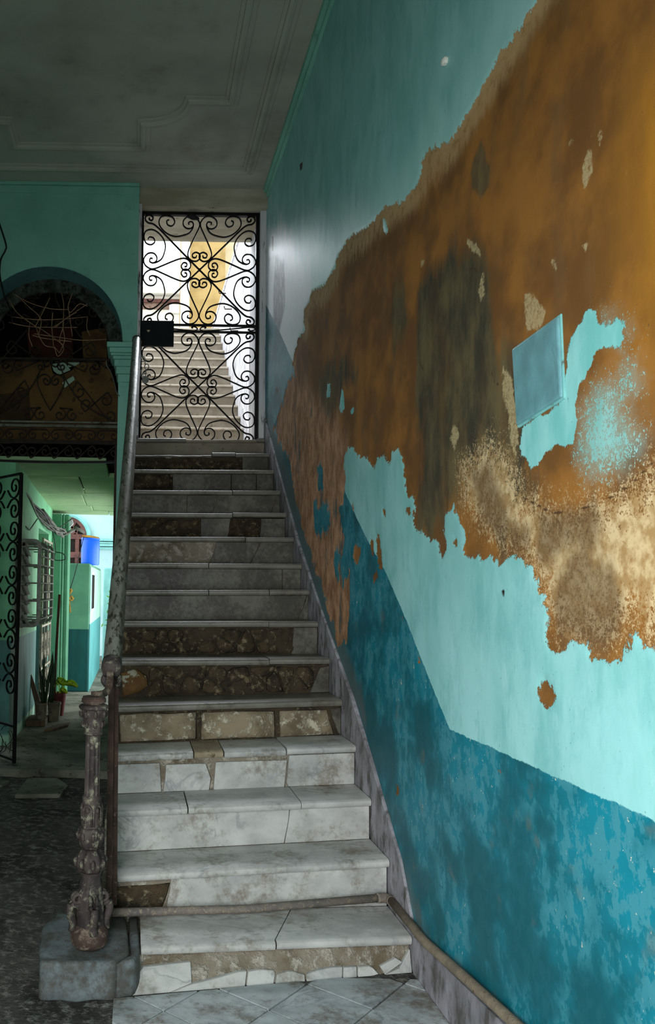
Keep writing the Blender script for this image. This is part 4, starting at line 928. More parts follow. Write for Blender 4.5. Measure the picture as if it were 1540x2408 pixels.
# panel below: heart in the middle and long scrolls to the corners
hc = XZ(118, 965); htop = XZ(118, 885)
for s in (1, -1):
    w = .13; h = htop[1]-hc[1]
    scr([(hc[0]+s*.03, IY, hc[1]+h*.86), (hc[0]+s*.045, IY, hc[1]+h*.93), (hc[0]+s*.07, IY, hc[1]+h*.9), (hc[0]+s*.06, IY, hc[1]+h*.78), (hc[0]+s*.02, IY, hc[1]+h*.76), (hc[0]+s*.01, IY, hc[1]+h*.95), (hc[0]+s*.06, IY, hc[1]+h*1.06), (hc[0]+s*.12, IY, hc[1]+h*.95), (hc[0]+s*.12, IY, hc[1]+h*.72), (hc[0]+s*.06, IY, hc[1]+h*.32), (hc[0], IY, hc[1])], 'scroll', IRON_B, gr_)
    ess((hc[0]+s*.09, zB+.075), .065, math.pi/2, -s*1.3, (hc[0]+s*.21, zB+.07), .06, math.pi/2, s*1.3)
    ess((hc[0]+s*.27, zB+.30), .075, math.pi/2, s*1.3, (hc[0]+s*.56, zB+.07), .06, -math.pi/2, s*1.2)
    ess((hc[0]+s*.34, zB+.18), .06, -math.pi/2, -s*1.2, (hc[0]+s*.52, zB+.22), .065, math.pi/2, -s*1.3)
    ess((hc[0]+s*.10, zA-.07), .05, math.pi/2, s*1.2, (hc[0]+s*.40, zA-.09), .07, math.pi/2, -s*1.3)
    scr([(hc[0]+s*.06, IY, zA-.02), (hc[0]+s*.18, IY, zB+.34), (hc[0]+s*.34, IY, zB+.16), (hc[0]+s*.62, IY, zB+.01)], 'bar', IRON_B, gr_)
# narrow friezes
for j in range(6):
    x = xa+.10+j*.215; zf = (zC_+zD)/2
    ess((x, zf-.005), .05, math.pi/2, 1.25, (x+.115, zf-.005), .05, math.pi/2, -1.25)
    zf = (zD+zE)/2
    ess((x, zf), .055, -math.pi/2, -1.25, (x+.12, zf), .055, math.pi/2, -1.25)
MB().box(xb-.03, xb+.004, IY-.02, IY+.02, .06, zD).build('stile', IRON_R, gr_)
# brown packing boards wired behind the panel, with pale sheets added for the lit holes
def sheet(name, label, cat, s, y, th, mat, grp=None):
    q = [onY(u, v, y) for u, v in P(s)]; o = MB().prism(q, (0, th, 0)).build(name, mat)
    return tag(o, label, cat, grp)
sheet('packing_board', 'wide brown packing board behind the lower scrolls of the arch grille', 'board', "-60,850 60,846 118,852 124,878 140,884 168,872 180,858 200,846 238,852 250,848 262,880 276,925 280,1000 278,1038 -60,1038", IY+.035, .008, BOARD)
sheet('packing_board', 'darker torn board overlapping the left end of the packing board', 'board', "-58,930 30,925 68,912 72,990 60,1000 -58,1004", IY+.022, .006, surf('darker_board', (70, 50, 28), (52, 38, 22), 5, rough=.9))
sheet('gap_sheet', 'pale mint sheet standing for a lit hole beside the spear under the fanlight', 'sheet', "121,856 152,852 166,870 138,882 126,872", IY+.05, .004, MINT)
sheet('gap_sheet', 'pale mint sheet standing for a lit hole with a cut corner at the top edge of the boards', 'sheet', "160,846 192,846 186,858 160,864", IY+.052, .004, MINT)
sheet('gap_sheet', 'tilted pale sheet standing for a lit hole in the middle of the packing board', 'sheet', "146,900 172,884 176,893 152,912", IY+.024, .004, MINT)
sheet('red_board', 'dark red board deep in the dark behind the fanlight', 'board', "62,776 170,770 172,842 70,842", 8.3, .02, REDB)
sheet('tan_board', 'tan board standing behind the right foot of the fanlight', 'board', "192,780 250,770 252,842 196,842", 8.0, .02, BOARD)
# tangle of thin wire across the fanlight
b = MB(); rnd = random.Random(3)
for s in ("30,690 70,712 118,726 160,728", "22,705 40,735 80,765 100,776", "28,745 90,752 150,750 205,745", "20,758 70,768 140,770 182,770", "80,785 130,792 190,800 250,798", "85,770 92,790 106,812 128,818 140,830", "76,788 100,795 140,800 168,803",
          "145,690 150,720 148,770 152,800 140,830", "160,720 166,760 170,790", "46,700 66,720 96,750 90,790", "118,700 100,735 82,770", "205,715 175,735 140,760 120,772", "180,735 160,745 130,770", "124,735 122,770 126,815", "150,740 148,770 140,800 150,820 136,838 128,815", "70,760 68,790 76,815", "206,745 204,770 212,790", "100,776 120,790 150,812", "170,690 160,720 166,735 186,715 206,720"):
    q = [A3(u, v, IY-.035+rnd.uniform(-.02, .02)) for u, v in P(s)]; b.tube(catmull(q, 4), .0042, 5)
o = b.build('wire_tangle', WIRE, None, True); tag(o, 'tangle of thin rusty wires stretched across the arched fanlight', 'wire', None, 'stuff')
o = MB().tube(catmull([A3(u, v, YA-.012) for u, v in P("-12,490 0,530 14,575 12,590 2,610 -1,640 4,672 12,702")], 6)+catmull([A3(u, v, IY-.03) for u, v in P("14,705 22,722 30,760")], 4), .008, 8).build('hanging_cable', CABLE, None, True)
tag(o, 'black cable hanging down the teal wall into the arch', 'cable')
o = MB().tube(catmull([A3(u, v, YA-.03) for u, v in P("250,848 251,860 262,878 270,905 274,922 281,932")], 6), .005, 6).build('pale_wire', CABLE_G, None, True)
tag(o, 'thin pale wire drooping below the stepped impost', 'wire')
# dark backing box behind the fanlight, the void's darkness put into its colour
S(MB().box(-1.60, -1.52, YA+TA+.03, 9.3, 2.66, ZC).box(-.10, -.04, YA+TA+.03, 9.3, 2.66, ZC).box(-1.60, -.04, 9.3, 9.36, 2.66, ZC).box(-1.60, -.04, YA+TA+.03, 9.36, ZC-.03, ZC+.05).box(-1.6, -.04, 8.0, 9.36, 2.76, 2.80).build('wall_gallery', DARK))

# ------------------------------------------------------------------ gate leaf of the passage, swung towards the hall
lp = onZ(33, 1795, .065); hp = Vector((-1.50, 7.45, .065)); dl = (hp-lp); dl.z = 0; LW = dl.length; dl.normalize()
leaf = thing('passage_gate', 'black scrollwork gate leaf standing open at the left of the passage', 'gate', lp)
def L3(s, z): return Vector((lp.x+dl.x*s, lp.y+dl.y*s, z))
nl = Vector((-dl.y, dl.x, 0)); zt_ = 2.47; zb_ = onY(30, 1708, lp.y+.02).z
def bar(a, b_, w=.012, nm='stile'): return MB().tube([a, b_], w, 4, False, (w, w), (nl.x, nl.y, 0)).build(nm, IRON, leaf)
bar(L3(0, .065), L3(0, zt_)); bar(L3(LW, .065), L3(LW, zt_)); bar(L3(0, zt_), L3(LW, zt_), .01, 'rail'); bar(L3(0, zb_), L3(LW, zb_), .009, 'rail'); bar(L3(0, .09), L3(LW, .09), .008, 'rail')
pitch = .37; zc = zt_-.20
def lscroll(q, w=.0055): return MB().tube(catmull([L3(x, z) for x, z in q], 3), .005, 4, False, (w, .007), (nl.x, nl.y, 0)).build('scroll', IRON, leaf)
while zc-.22 > zb_:
    for col in range(3):
        s0 = .012+col*.25; m_ = 1 if col % 2 == 0 else -1
        for sg in (1, -1):
            c_ = (s0+(.095 if m_ > 0 else .135), zc+sg*.098)
            lscroll([(s0+(.215 if m_ > 0 else .015), zc+sg*.075), (c_[0]+m_*.06, zc+sg*.018)]+[(x, c_[1]+sg*(z-c_[1])) for x, z in sp2(c_, .093, -math.pi/2, -m_*1.45, 22)])
    zc -= pitch
b = MB(); rnd = random.Random(9)
for i in range(9):
    a = (rnd.uniform(.0, .3), rnd.uniform(.08, zb_)); c = (rnd.uniform(.0, .4), rnd.uniform(.08, zb_)); mdl = ((a[0]+c[0])/2+rnd.uniform(-.06, .06), (a[1]+c[1])/2+rnd.uniform(-.05, .05))
    b.tube(catmull([L3(*a), L3(*mdl), L3(*c)], 4), .003, 5)
b.build('wire_mesh', CABLE, leaf, True)['kind'] = 'stuff'

# ------------------------------------------------------------------ passage beyond the arch
S(MB().box(-1.35, -1.15, YA+TA+.02, 9.42, .05, 2.70).box(-1.35, -1.15, 10.5, 10.9, .05, 2.7).box(-1.35, -1.15, 9.42, 10.5, 2.2, 2.7).build('wall_passage', GREENW))
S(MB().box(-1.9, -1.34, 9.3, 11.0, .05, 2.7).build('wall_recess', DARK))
b = MB(); b.box(-1.35, -1.02, 10.9, 11.3, .06, 2.5); b.box(-1.02, -.985, 10.93, 11.3, .06, 2.5); b.box(-.985, -.93, 10.97, 11.3, .06, 2.5)
S(bevel(b.build('column', PILA), .01)).name = 'trim_4'
# sagging slabs of the passage ceiling, each its own
zs = [(7.58, 2.69), (8.4, 2.662), (9.4, 2.612), (10.4, 2.565), (10.9, 2.55), (11.35, 2.535)]
cl = bpy.data.objects.new('ceiling_passage', None); COL.objects.link(cl); ORG[cl] = Vector((0, 0, 0)); S(cl)
for i in range(5):
    (ya, za), (yb, zb) = zs[i], zs[i+1]; xs = [-1.34, [-.30, -.62, -.66, -.60, -.40][i], [-.29, -.12, -.12, -.12, -.12][i]]
    for j in range(2):
        x_0, x_1 = xs[j]+.006, xs[j+1]-.006
        if x_1-x_0 < .1: continue
        dz = random.uniform(-.012, .012); sl = random.uniform(-.016, .016)
        b = MB().add([(x_0, ya+.008, za+dz), (x_1, ya+.008, za+dz+sl), (x_1, yb-.008, zb+dz+sl), (x_0, yb-.008, zb+dz), (x_0, ya+.008, za+dz+.05), (x_1, ya+.008, za+dz+sl+.05), (x_1, yb-.008, zb+dz+sl+.05), (x_0, yb-.008, zb+dz+.05)],
                     [(0, 3, 2, 1), (4, 5, 6, 7), (0, 1, 5, 4), (1, 2, 6, 5), (2, 3, 7, 6), (3, 0, 4, 7)])
        bevel(b.build('slab', SLABP, cl), .006)
# support post at the right of the passage and the solid side under the upper flight
S(MB().box(-.16, -.10, 7.5, 9.5, .06, 2.70).build('wall_under_stairs', GREENW))
# caged window with its shutters
cage = thing('window_cage', 'grey steel bar cage over the shuttered window in the green passage wall', 'window grille', (-1.15, 8.4, 1.14))
X0, X1, zt0, zb0 = -1.15, -.945, 1.965, 1.145
def hoop(y):
    q = [(X0, zt0)]+[(X1-.05+.05*math.sin(a), zt0-.05+.05*math.cos(a)) for a in (0, .4, .8, 1.2, 1.57)]+[(X1-.05+.05*math.sin(a), zb0+.05+.05*math.cos(a)) for a in (1.57, 1.95, 2.35, 2.75, 3.14)]+[(X0, zb0)]
    return MB().tube([(x, y, z) for x, z in q], .016, 4, False, (.016, .014), (0, 1, 0)).build('hoop', STEEL, cage)
ysh = [7.85, 8.44, 9.05]
for y in ysh: hoop(y)
nb_ = 9
for i in range(nb_):
    z = zb0+.06+(zt0-zb0-.12)*i/(nb_-1); MB().tube([(X1+.012, ysh[0], z), (X1+.012, ysh[-1], z)], .009, 6).build('bar', STEEL, cage)
    if i % 2 == 0:
        for y in ysh: MB().tube([(X0, y, z), (X1, y, z)], .007, 6).build('bar', STEEL, cage)
for x in (-1.09, -1.02):
    for z in (zt0, zb0): MB().tube([(x, ysh[0], z), (x, ysh[-1], z)], .008, 6).build('bar', STEEL, cage)
for n_, (ya, yb, xo, lb) in enumerate(((7.72, 8.08, -1.128, 'grey slatted shutter leaf behind the near end of the bar cage'), (8.10, 8.42, -1.112, 'grey slatted shutter leaf behind the middle hoop of the bar cage'))):
    sh = thing('shutter', lb, 'shutter', (-1.15, (ya+yb)/2, 1.13), 'shutter leaves behind the bar cage')
    MB().box(-1.149, xo-.012, ya, ya+.03, 1.13, 1.95).box(-1.149, xo-.012, yb-.03, yb, 1.13, 1.95).box(-1.149, xo-.012, ya, yb, 1.93, 1.97).box(-1.149, xo-.012, ya, yb, 1.11, 1.14).build('frame', SLAT, sh)
    for i in range(8):
        z = 1.145+i*.098; t = random.uniform(-.014, .014)
        MB().add([(xo+.016, ya+.03, z+t), (xo+.016, yb-.03, z-t*.3), (xo-.018, yb-.03, z+.09), (xo-.018, ya+.03, z+.09+t*.5), (xo+.006, ya+.03, z+t), (xo+.006, yb-.03, z-t*.3), (xo-.028, yb-.03, z+.09), (xo-.028, ya+.03, z+.09+t*.5)],
                 [(0, 1, 2, 3), (4, 7, 6, 5), (0, 4, 5, 1), (1, 5, 6, 2), (2, 6, 7, 3), (3, 7, 4, 0)]).build('slat', SLAT, sh)
# pale iron door with ornament
dr = thing('iron_door', 'pale wrought-iron door at the far end of the green passage wall', 'door', (-1.1, 10.0, .06))
WI = surf('pale_painted_iron', (172, 166, 146), (140, 134, 116), 14, (96, 84, 66), 30, .62, .06, .6, .1, .3, .002)
DX = -1.12
def dbar(y0_, z0_, y1_, z1_, w=.012, nm='bar'): return MB().tube([(DX, y0_, z0_), (DX, y1_, z1_)], w, 4, False, (w, w), (1, 0, 0)).build(nm, WI, dr)
for y in (9.62, 9.95, 10.28, 10.62): dbar(y, .10, y, 2.1, .014 if y in (9.62, 10.62) else .009, 'stile')
for z in (.12, .55, 1.05, 1.15, 2.08): dbar(9.62, z, 10.62, z, .012, 'rail')
for j in range(3):
    y = 9.78+j*.335
    for z in (.34, .80, 1.5):
        for s in (1, -1):
            q = list(reversed(sp2((y+s*.05, z+.10), .045, math.pi/2, s*1.2)))+[(y, z)]+sp2((y-s*.05, z-.10), .045, -math.pi/2, s*1.2)
            MB().tube(catmull([(DX, yy, zz_) for yy, zz_ in q], 3), .006, 4, False, (.006, .006), (1, 0, 0)).build('scroll', WI, dr)
# bundle of cables along the top of the passage wall
bund = thing('cable_bundle', 'sagging bundle of grey and black cables along the passage ceiling', 'cables', onY(60, 1160, 8.3))
base = [((-4, 1086), 7.7), ((30, 1128), 7.9), ((60, 1165), 8.4), ((92, 1205), 9.2), ((118, 1238), 10.0), ((140, 1252), 10.5), ((156, 1250), 10.8)]
rnd = random.Random(4)
for i in range(9):
    q = [onY(u+rnd.uniform(-9, 9), v+rnd.uniform(-9, 9), y) for (u, v), y in base]; r = rnd.choice((.005, .007, .009, .012))
    MB().tube(catmull(q, 4), r, 7).build('cable', CABLE if i % 3 == 0 else CABLE_G, bund, True)
for s, y0_, y1_ in (("34,1190 50,1225 68,1245 72,1243 88,1220", 8.0, 8.8), ("120,1240 128,1270 131,1298", 10.6, 10.7), ("131,1298 148,1302 154,1314 140,1318 128,1315 130,1300", 10.7, 10.75), ("140,1240 158,1228 172,1218", 10.5, 11.2)):
    pp = P(s); q = [onY(u, v, y0_+(y1_-y0_)*i/(len(pp)-1)) for i, (u, v) in enumerate(pp)]
    MB().tube(catmull(q, 5), .006, 6).build('loose_cable', CABLE, bund, True)
for nm, s, y0_, y1_, r, lb in (('conduit', "100,1200 148,1262", 9.6, 10.7, .022, 'upper grey conduit under the cable bundle, ending at the pilaster'), ('conduit', "150,1258 174,1246", 10.75, 10.9, .022, 'short grey conduit stub crossing in front of the brown arch'), ('conduit', "176,1240 198,1252", 10.9, 11.0, .022, 'pale broken conduit stub nearest to the blue barrel')):
    (ua, va), (ub, vb) = P(s); o = MB().tube([onY(ua, va, y0_), onY(ub, vb, y1_)], r, 10).build(nm, CABLE_G, None, True); tag(o, lb, 'conduit', 'grey conduit ends by the cables')
o = MB(); c = onY(164, 1228, 11.1)
for i in range(7): o.tube(catmull([c+Vector((-.05+.012*i, 0, .10-.01*i)), c+Vector((-.03+.012*i, .01, -.02)), c+Vector((-.05+.006*i, 0, -.12+.008*i))], 4), .010, 6)
tag(o.build('rag_bundle', surf('greyish_rag', (210, 208, 214), (170, 168, 176), 14, rough=.9), None, True), 'pale rag hanging over the cables beside the pilaster', 'rag')

# pots and leaning boards at the wall
slabp = onZ(92, 1708, .06)
o = bevel(MB().box(-1.135, -.93, slabp.y-.02, slabp.y+.34, .06, .125).build('brick_plinth', WOOD), .006); tag(o, 'dark low plinth under the flower pots in the passage', 'plinth')
def pot(nm, lb, u, v, y, r0, r1, h, mat, zb, rim=True):
    p = onY(u, v, y); t = thing(nm, lb, 'pot', (p.x, y, zb), 'flower pots in the passage')
    smooth_by_angle(MB().lathe([(r0, zb), (r0+(r1-r0)*.5, zb+h*.5), (r1, zb+h*.86), (r1*1.06, zb+h*.87), (r1*1.06, zb+h), (r1*.9, zb+h), (r1*.86, zb+h*.8)], (p.x, y), 24).build('bowl', mat, t), 40)
    MB().lathe([(r1*.87, zb+h*.79), (r1*.86, zb+h*.84), (.02, zb+h*.86)], (p.x, y), 18).build('soil', DARK, t); return t, Vector((p.x, y, zb+h*.84))
py = slabp.y+.12
ta, ca = pot('flower_pot', 'stained tall pot on the plinth holding sword leaves', 97, 1680, py, .056, .062, .165, POT, .125)
tb, cb = pot('flower_pot', 'wide grey pot behind the plinth', 127, 1680, py+.25, .062, .072, .20, POT, .061)
tc, cc = pot('flower_pot', 'dark red clay pot with a yellow-green plant', 139, 1660, py+.62, .052, .078, .26, TERRA, .061)
def blade(nm, mat, par, pts, w, fold=.3):
    pts = catmull(pts, 4); n = len(pts); vs = []; fs = []
    for i, p in enumerate(pts):
        t = i/(n-1); ww = w*math.sin(math.pi*min(1, .12+t*.88))**.6*(1 if t < .98 else .2); d = (pts[min(i+1, n-1)]-pts[max(i-1, 0)]).normalized()
        s = d.cross(Vector((0, 1, 0))); s = s.normalized() if s.length > 1e-4 else Vector((1, 0, 0)); nn = s.cross(d).normalized()
        vs += [p-s*ww+nn*ww*fold, p-nn*.002, p+s*ww+nn*ww*fold, p+nn*.002+nn*0]
    for i in range(n-1):
        for k in range(4): fs.append((i*4+k, i*4+(k+1) % 4, (i+1)*4+(k+1) % 4, (i+1)*4+k))
    fs += [(3, 2, 1, 0), tuple((n-1)*4+k for k in range(4))]
    return mesh(nm, vs, fs, mat, par, True)
pt1 = thing('snake_plant', 'snake plant with tall dark sword leaves in the stained pots', 'plant', ca)
for s, y, w in (("100,1655 98,1610 92,1560", py, .016), ("103,1655 102,1600 104,1538", py+.02, .017), ("106,1655 112,1610 122,1560 124,1535", py+.05, .018), ("118,1652 122,1600 124,1530", py+.2, .022), ("122,1652 128,1590 130,1545", py+.25, .018), ("98,1655 94,1630 91,1626", py-.02, .010), ("108,1655 110,1620 107,1590", py+.03, .012), ("112,1655 118,1630 128,1600", py+.22, .010)):
    blade('leaf', LEAF, pt1, [onY(u, v, y) for u, v in P(s)], w)
pt2 = thing('dumb_cane', 'plant with bright yellow-green blotched leaves in the red pot', 'plant', cc)
for s, y, w in (("134,1596 148,1604 158,1608", cc.y-.02, .042), ("152,1608 168,1606 184,1616", cc.y-.02, .036), ("142,1618 150,1624 159,1630", cc.y-.04, .03), ("126,1612 132,1606 138,1612", cc.y+.02, .02)):
    blade('leaf', LEAFY, pt2, [onY(u, v, y) for u, v in P(s)], w, .15)
for s in ("139,1640 138,1615 136,1598", "140,1640 146,1620 152,1608", "139,1640 141,1628 143,1619", "137,1640 130,1622 127,1612"): MB().tube(catmull([onY(u, v, cc.y) for u, v in P(s)], 4), .005, 6).build('stalk', LEAFY, pt2, True)
def leaning(nm, lb, cat, s, y, th, mat, dy=.15):
    q = [onY(u, v, y) for u, v in P(s)]; o = MB().prism(q, (0, th, 0)).build(nm, mat); return tag(o, lb, cat)
leaning('plank', 'grey plank leaning on the green wall beside the pots', 'plank', "66,1586 74,1587 98,1660 98,1700 84,1700 83,1660", slabp.y+.42, .03, WOOD)
o = MB().tube(catmull([onY(u, v, 9.3) for u, v in P("140,1398 137,1450 133,1520 130,1580 127,1660")], 4), .016, 7).build('stick', surf('dark_stick', (86, 50, 30), (58, 36, 24), 10, rough=.8), None, True); tag(o, 'long dark stick leaning behind the pots', 'stick')
# broken slab and scraps on the hall floor
q = [onZ(u, v, .035) for u, v in P("35,1868 65,1829 136,1829 160,1846 143,1867")]
o = bevel(MB().prism(q, (0, 0, -.03)).build('broken_slab', SILL), .003); tag(o, 'broken pale floor slab lying flat before the passage step', 'slab')
q = [onZ(u, v, .03) for u, v in P("-14,1846 -4,1826 22,1836 4,1846")]
o = bevel(MB().prism(q, (0, 0, -.026)).build('broken_slab', SILL), .003); tag(o, 'small dark slab fragment at the left edge of the hall floor', 'slab')
q = [onZ(u, v, .085) for u, v in P("104,1716 126,1705 164,1698 160,1704 124,1714")]
o = MB().prism(q, (0, 0, -.022)).build('broken_slab', WOOD); tag(o, 'thin flat splinter board beside the plinth', 'board')

# ------------------------------------------------------------------ courtyard beyond the passage
S(bevel(MB().box(-1.15, -.66, 11.45, 14.8, .06, 1.853).build('wall_block', BLOCKW), .012))
S(MB().box(-.66, -.648, 11.46, 14.8, .06, 1.81).build('wall_block_side', BLOCKS))
vent = thing('block_vent', 'slotted white vent in the side of the green courtyard block', 'vent', (-.645, 11.9, 1.3))
MB().box(-.647, -.640, 11.6, 12.25, 1.17, 1.74).build('frame', FACADE, vent)
for i in range(5): MB().box(-.6405, -.632, 11.66+i*.12, 11.72+i*.12, 1.21, 1.70).build('slat', DARK, vent)
BT = 1.853
bc = onY(212, 1325, 12.2); br = onY(234, 1300, 12.2).x-bc.x; bh = onY(212, 1263, 12.2).z-BT
brl = thing('barrel', 'bright blue plastic barrel standing on the green courtyard block', 'barrel', (bc.x, 12.2, BT))
smooth_by_angle(MB().lathe([(br*.92, BT), (br*.99, BT+.012), (br, BT+.04), (br*1.005, BT+bh*.5), (br*.995, BT+bh*.86), (br*.96, BT+bh*.90)], (bc.x, 12.2), 40).build('body', BLUE, brl), 40)
smooth_by_angle(MB().lathe([(br*.98, BT+bh*.90), (br*1.03, BT+bh*.915), (br*1.03, BT+bh*.955), (br*.97, BT+bh*.97), (br*.9, BT+bh*.975)], (bc.x, 12.2), 40).build('rim', BLUE, brl), 40)
q = [onY(u, v, 12.05) for u, v in P("193,1258 212,1259 232,1263 233,1266 194,1262")]
o = MB().prism(q, (0, .24, 0)).build('wooden_board', STRAW); tag(o, 'yellowish board laid over the top of the blue barrel', 'board')
dp = onY(160, 1390, 11.40); b = MB(); rnd = random.Random(5)
for s in ("158,1388 160,1410 160,1445", "160,1390 166,1392 170,1388", "161,1405 168,1412 173,1406", "160,1398 164,1425 165,1440", "160,1412 168,1402 171,1410", "158,1390 168,1386 164,1398"): b.tube(catmull([onY(u, v, 11.40+rnd.uniform(-.02, .02)) for u, v in P(s)], 4), .012, 6)
tag(b.build('dried_vine', STRAW, None, True), 'dried yellow vine hanging on the green courtyard block', 'vine')
o = MB().tube(catmull([onY(u, v, 11.42) for u, v in P("197,1262 188,1300 176,1350 164,1388")], 4), .006, 6).build('rope', CABLE, None, True); tag(o, 'thin dark rope from the barrel down to the dried vine', 'rope')
# far facade with its brown arched window
FY = 17.0
S(MB().box(-5.0, -.2, FY, FY+.3, 0, 5.2).build('wall_facade', FACADE))
fac = bpy.data.objects['wall_facade']; ORG[fac] = Vector((0, 0, 0))
ac = onY(157, 1262, FY); ro = onY(214, 1262, FY).x-ac.x
b = MB()
for rI, rO, dp_ in ((ro*.90, ro, .09), (ro*.80, ro*.90, .05)):
    for k in range(24):
        a0, a1 = math.pi*k/24, math.pi*(k+1)/24
        b.prism([(ac.x+r*math.cos(a), FY, ac.z+r*math.sin(a)) for r, a in ((rO, a0), (rO, a1), (rI, a1), (rI, a0))], (0, -dp_, 0))
b.build('arch_moulding', MOULD, fac)
win = thing('arched_window', 'brown wooden fanlight window in the pale blue courtyard facade', 'window', (ac.x, FY, ac.z-1))
rw = ro*.80
b = MB(); b.prism([(ac.x+rw*math.cos(math.pi*k/24), FY-.012, ac.z+rw*math.sin(math.pi*k/24)) for k in range(25)]+[(ac.x-rw, FY-.012, ac.z-1.6), (ac.x+rw, FY-.012, ac.z-1.6)], (0, .01, 0)); b.build('panel', DARK, win)
for k in range(1, 6):
    a = math.pi*k/6; MB().tube([(ac.x+.10*math.cos(a), FY-.03, ac.z+.1*math.sin(a)), (ac.x+rw*math.cos(a), FY-.03, ac.z+rw*math.sin(a))], .02, 4, False, (.022, .02), (0, 1, 0)).build('glazing_bar', BROWNW, win)
MB().tube([(ac.x+rw*.55*math.cos(math.pi*k/16), FY-.03, ac.z+rw*.55*math.sin(math.pi*k/16)) for k in range(17)], .02, 4, False, (.02, .02), (0, 1, 0)).build('glazing_bar', BROWNW, win)
MB().tube([(ac.x+rw*.95*math.cos(math.pi*k/20), FY-.03, ac.z+rw*.95*math.sin(math.pi*k/20)) for k in range(21)], .03, 4, False, (.035, .025), (0, 1, 0)).build('frame', BROWNW, win)
for zq, h in ((ac.z, .05), (ac.z-.38, .06)): MB().box(ac.x-rw, ac.x+rw, FY-.06, FY-.01, zq-h, zq+h).build('transom', BROWNW, win)
for x in (ac.x-rw+.04, ac.x, ac.x+rw*.55, ac.x+rw-.05): MB().box(x-.04, x+.04, FY-.05, FY-.01, ac.z-1.6, ac.z).build('stile', BROWNW, win)
cx0 = onY(233, 1280, FY).x
b = MB()
for v0, v1, e in ((1268, 1273, .06), (1275, 1279, .03), (1280, 1285, .045), (1287, 1292, .0)):
    b.box(cx0-.02-e, cx0+.5+e, FY-.12-e, FY, onY(240, v1, FY).z, onY(240, v0, FY).z)
b.build('cornice', MOULD, fac)
MB().box(cx0+.02, cx0+.5, FY-.08, FY, .1, onY(240, 1292, FY).z).build('pilaster', FACADE, fac)
S(bevel(MB().box(-.62, -.2, 15.2, 15.4, .06, onY(245, 1335, 15.2).z).build('wall_low', MOULD), .02))
sh_ = thing('potted_bush', 'bright green bush behind the courtyard block', 'plant', (-.45, 14.6, .06))
rnd = random.Random(21); b = MB()
for i in range(90):
    c = Vector((-.45+rnd.gauss(0, .05), 14.6+rnd.gauss(0, .08), 1.0+rnd.gauss(0, .22))); d1 = Vector((rnd.uniform(-1, 1), rnd.uniform(-1, 1), rnd.uniform(-.4, 1))).normalized()*.05; d2 = d1.orthogonal().normalized()*.016
    b.add([c-d1, c+d2, c+d1, c-d2, c+Vector((0, .004, .004))], [(0, 1, 4), (1, 2, 4), (2, 3, 4), (3, 0, 4), (0, 3, 2, 1)])
o = b.build('foliage', surf('bush_leaf', (120, 180, 40), (80, 140, 30), 8, rough=.5), sh_); o['kind'] = 'stuff'
MB().tube([(-.45, 14.6, .06), (-.45, 14.6, 1.0)], .015, 6).build('stem', WOOD, sh_)

# ------------------------------------------------------------------ the upper flight behind the gate, open to the sky
X2 = 1.30
up = thing('staircase', 'pale upper flight of marble stairs climbing beyond the iron gate', 'staircase', (.6, 9.3, 2.907))
zl0 = NR[14].z
ks = [(9.89+.288*(j), 3.51+.2072*j) for j in range(-2, 12)]
for j, (y, z) in enumerate(ks):
    zb = ks[j-1][1] if j else zl0-.05
    s = MB().box(-.035, X2-.022, y+.02, y+.34 if j < 13 else y+2.4, zb-.02, z-.03).build('step', FRISE, up)
    ORG[s] = ORG[up]; t = bevel(MB().box(-.035, X2-.022, y, (y+.32 if j < 13 else y+2.4), z-.03, z).build('tread_slab', FSTEP, s), .008, 2)
S(MB().box(-.10, X2, NR[14].y+.13, 9.6, 2.4, zl0-.01).build('floor_landing', FSTEP))
S(MB().box(-.10, X2, 9.3, 15.6, 2.4, 2.75).build('floor_under_flight', DARK))
S(bevel(MB().box(X2, X2+.14, 8.05, 15.0, 2.6, 6.20).box(X2-.02, X2+.17, 8.05, 15.0, 6.20, 6.25).build('wall_parapet', WHITEW), .008))
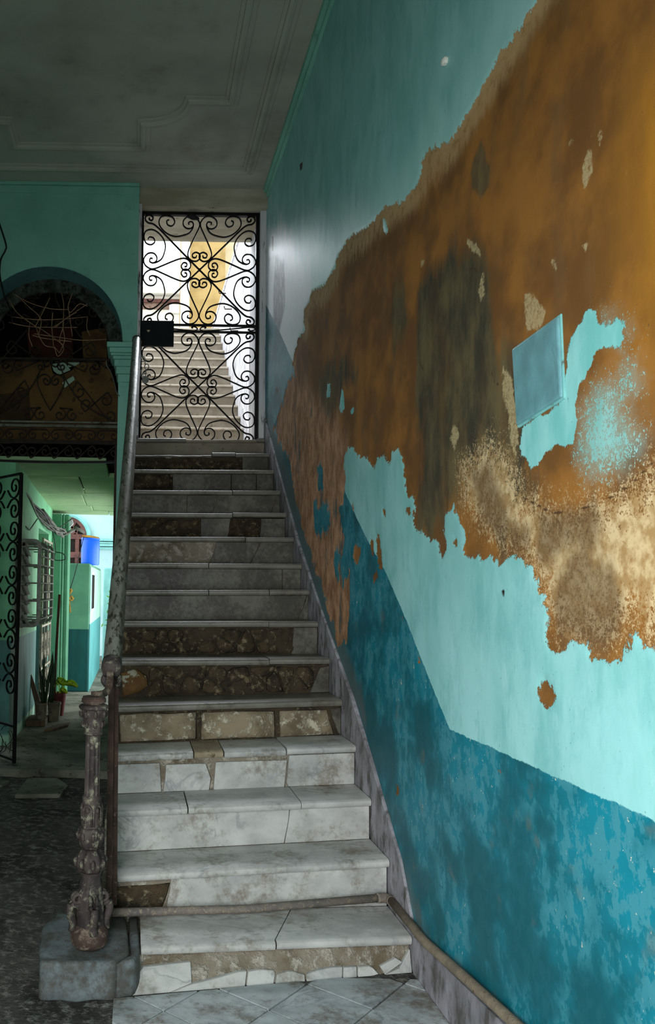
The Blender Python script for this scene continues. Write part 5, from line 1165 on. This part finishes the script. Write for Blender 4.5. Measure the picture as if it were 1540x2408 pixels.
# raking skirting beside the upper flight
S(MB().prism([(X2-.018, y, z) for y, z in ((9.0, zl0), (9.0, zl0+.2), (9.31, 3.3), (13.1, 6.02), (13.1, 5.6), (9.4, 2.95))], (.02, 0, 0)).build('trim_5', WHITEW))
S(MB().prism([(-.14, y, z) for y, z in ((8.05, 2.4), (8.05, 3.0), (9.3, 3.05), (13.2, 5.88), (15.5, 5.95), (15.5, 2.4))], (.10, 0, 0)).build('wall_flight_left', SILL))
for i, (u, v) in enumerate(((531, 690), (545, 727), (560, 778))):
    p = onX(u, v, X2); hk = thing('wall_hook', 'small bent iron hook in the white parapet, %s' % ('uppermost of the three' if i == 0 else 'middle of the three' if i == 1 else 'lowest of the three'), 'hook', p, 'hooks in the white parapet')
    MB().tube([p, p+Vector((-.10, 0, 0)), p+Vector((-.11, 0, .04))], .009, 6).build('hook', IRON_R, hk)
S(MB().box(-8, 8, 18, 26, -.2, .06).build('ground', SILL))
# houses above
bA = thing('yellow_house', 'weathered yellow rendered building rising behind the upper flight', 'building', (1.2, 16, 4))
yl = onY(446, 600, 16); yr = onY(530, 600, 16)
MB().box(yl.x, yr.x, 16, 20, .06, 12).build('wall', YELLOW, bA); MB().box(yr.x, yr.x+2.2, 16.5, 20, .06, 12).build('side_wall', CREAM, bA)
MB().box(yl.x-.16, yl.x, 15.9, 16.3, .06, 12).build('corner_pilaster', PALE, bA)
bB = thing('pale_house', 'pale house with a pink window band seen left through the gate', 'building', (0, 21, 4))
e0 = onY(340, 684, 21); e1 = onY(446, 690, 21); w0 = onY(346, 706, 21); w1 = onY(438, 742, 21)
MB().box(-3.5, e1.x+.2, 21, 24, .06, e0.z-.12).build('wall', PALE, bB); bevel(MB().box(-3.6, e1.x+.3, 20.75, 24, e0.z-.14, e0.z+.02).build('eave', PALE, bB), .02)
MB().box(-3.4, w1.x, 20.96, 21.0, w1.z+.15, w0.z-.09).build('window_band', PINK, bB); wn = MB().box(onY(398, 720, 21).x, onY(436, 720, 21).x, 20.9, 20.97, onY(400, 738, 21).z, onY(400, 718, 21).z).build('window', PALE, bB)
MB().box(-3.4, w1.x+.05, 20.88, 21.0, w0.z-.09, w0.z).build('window_head', BROWNW, bB)
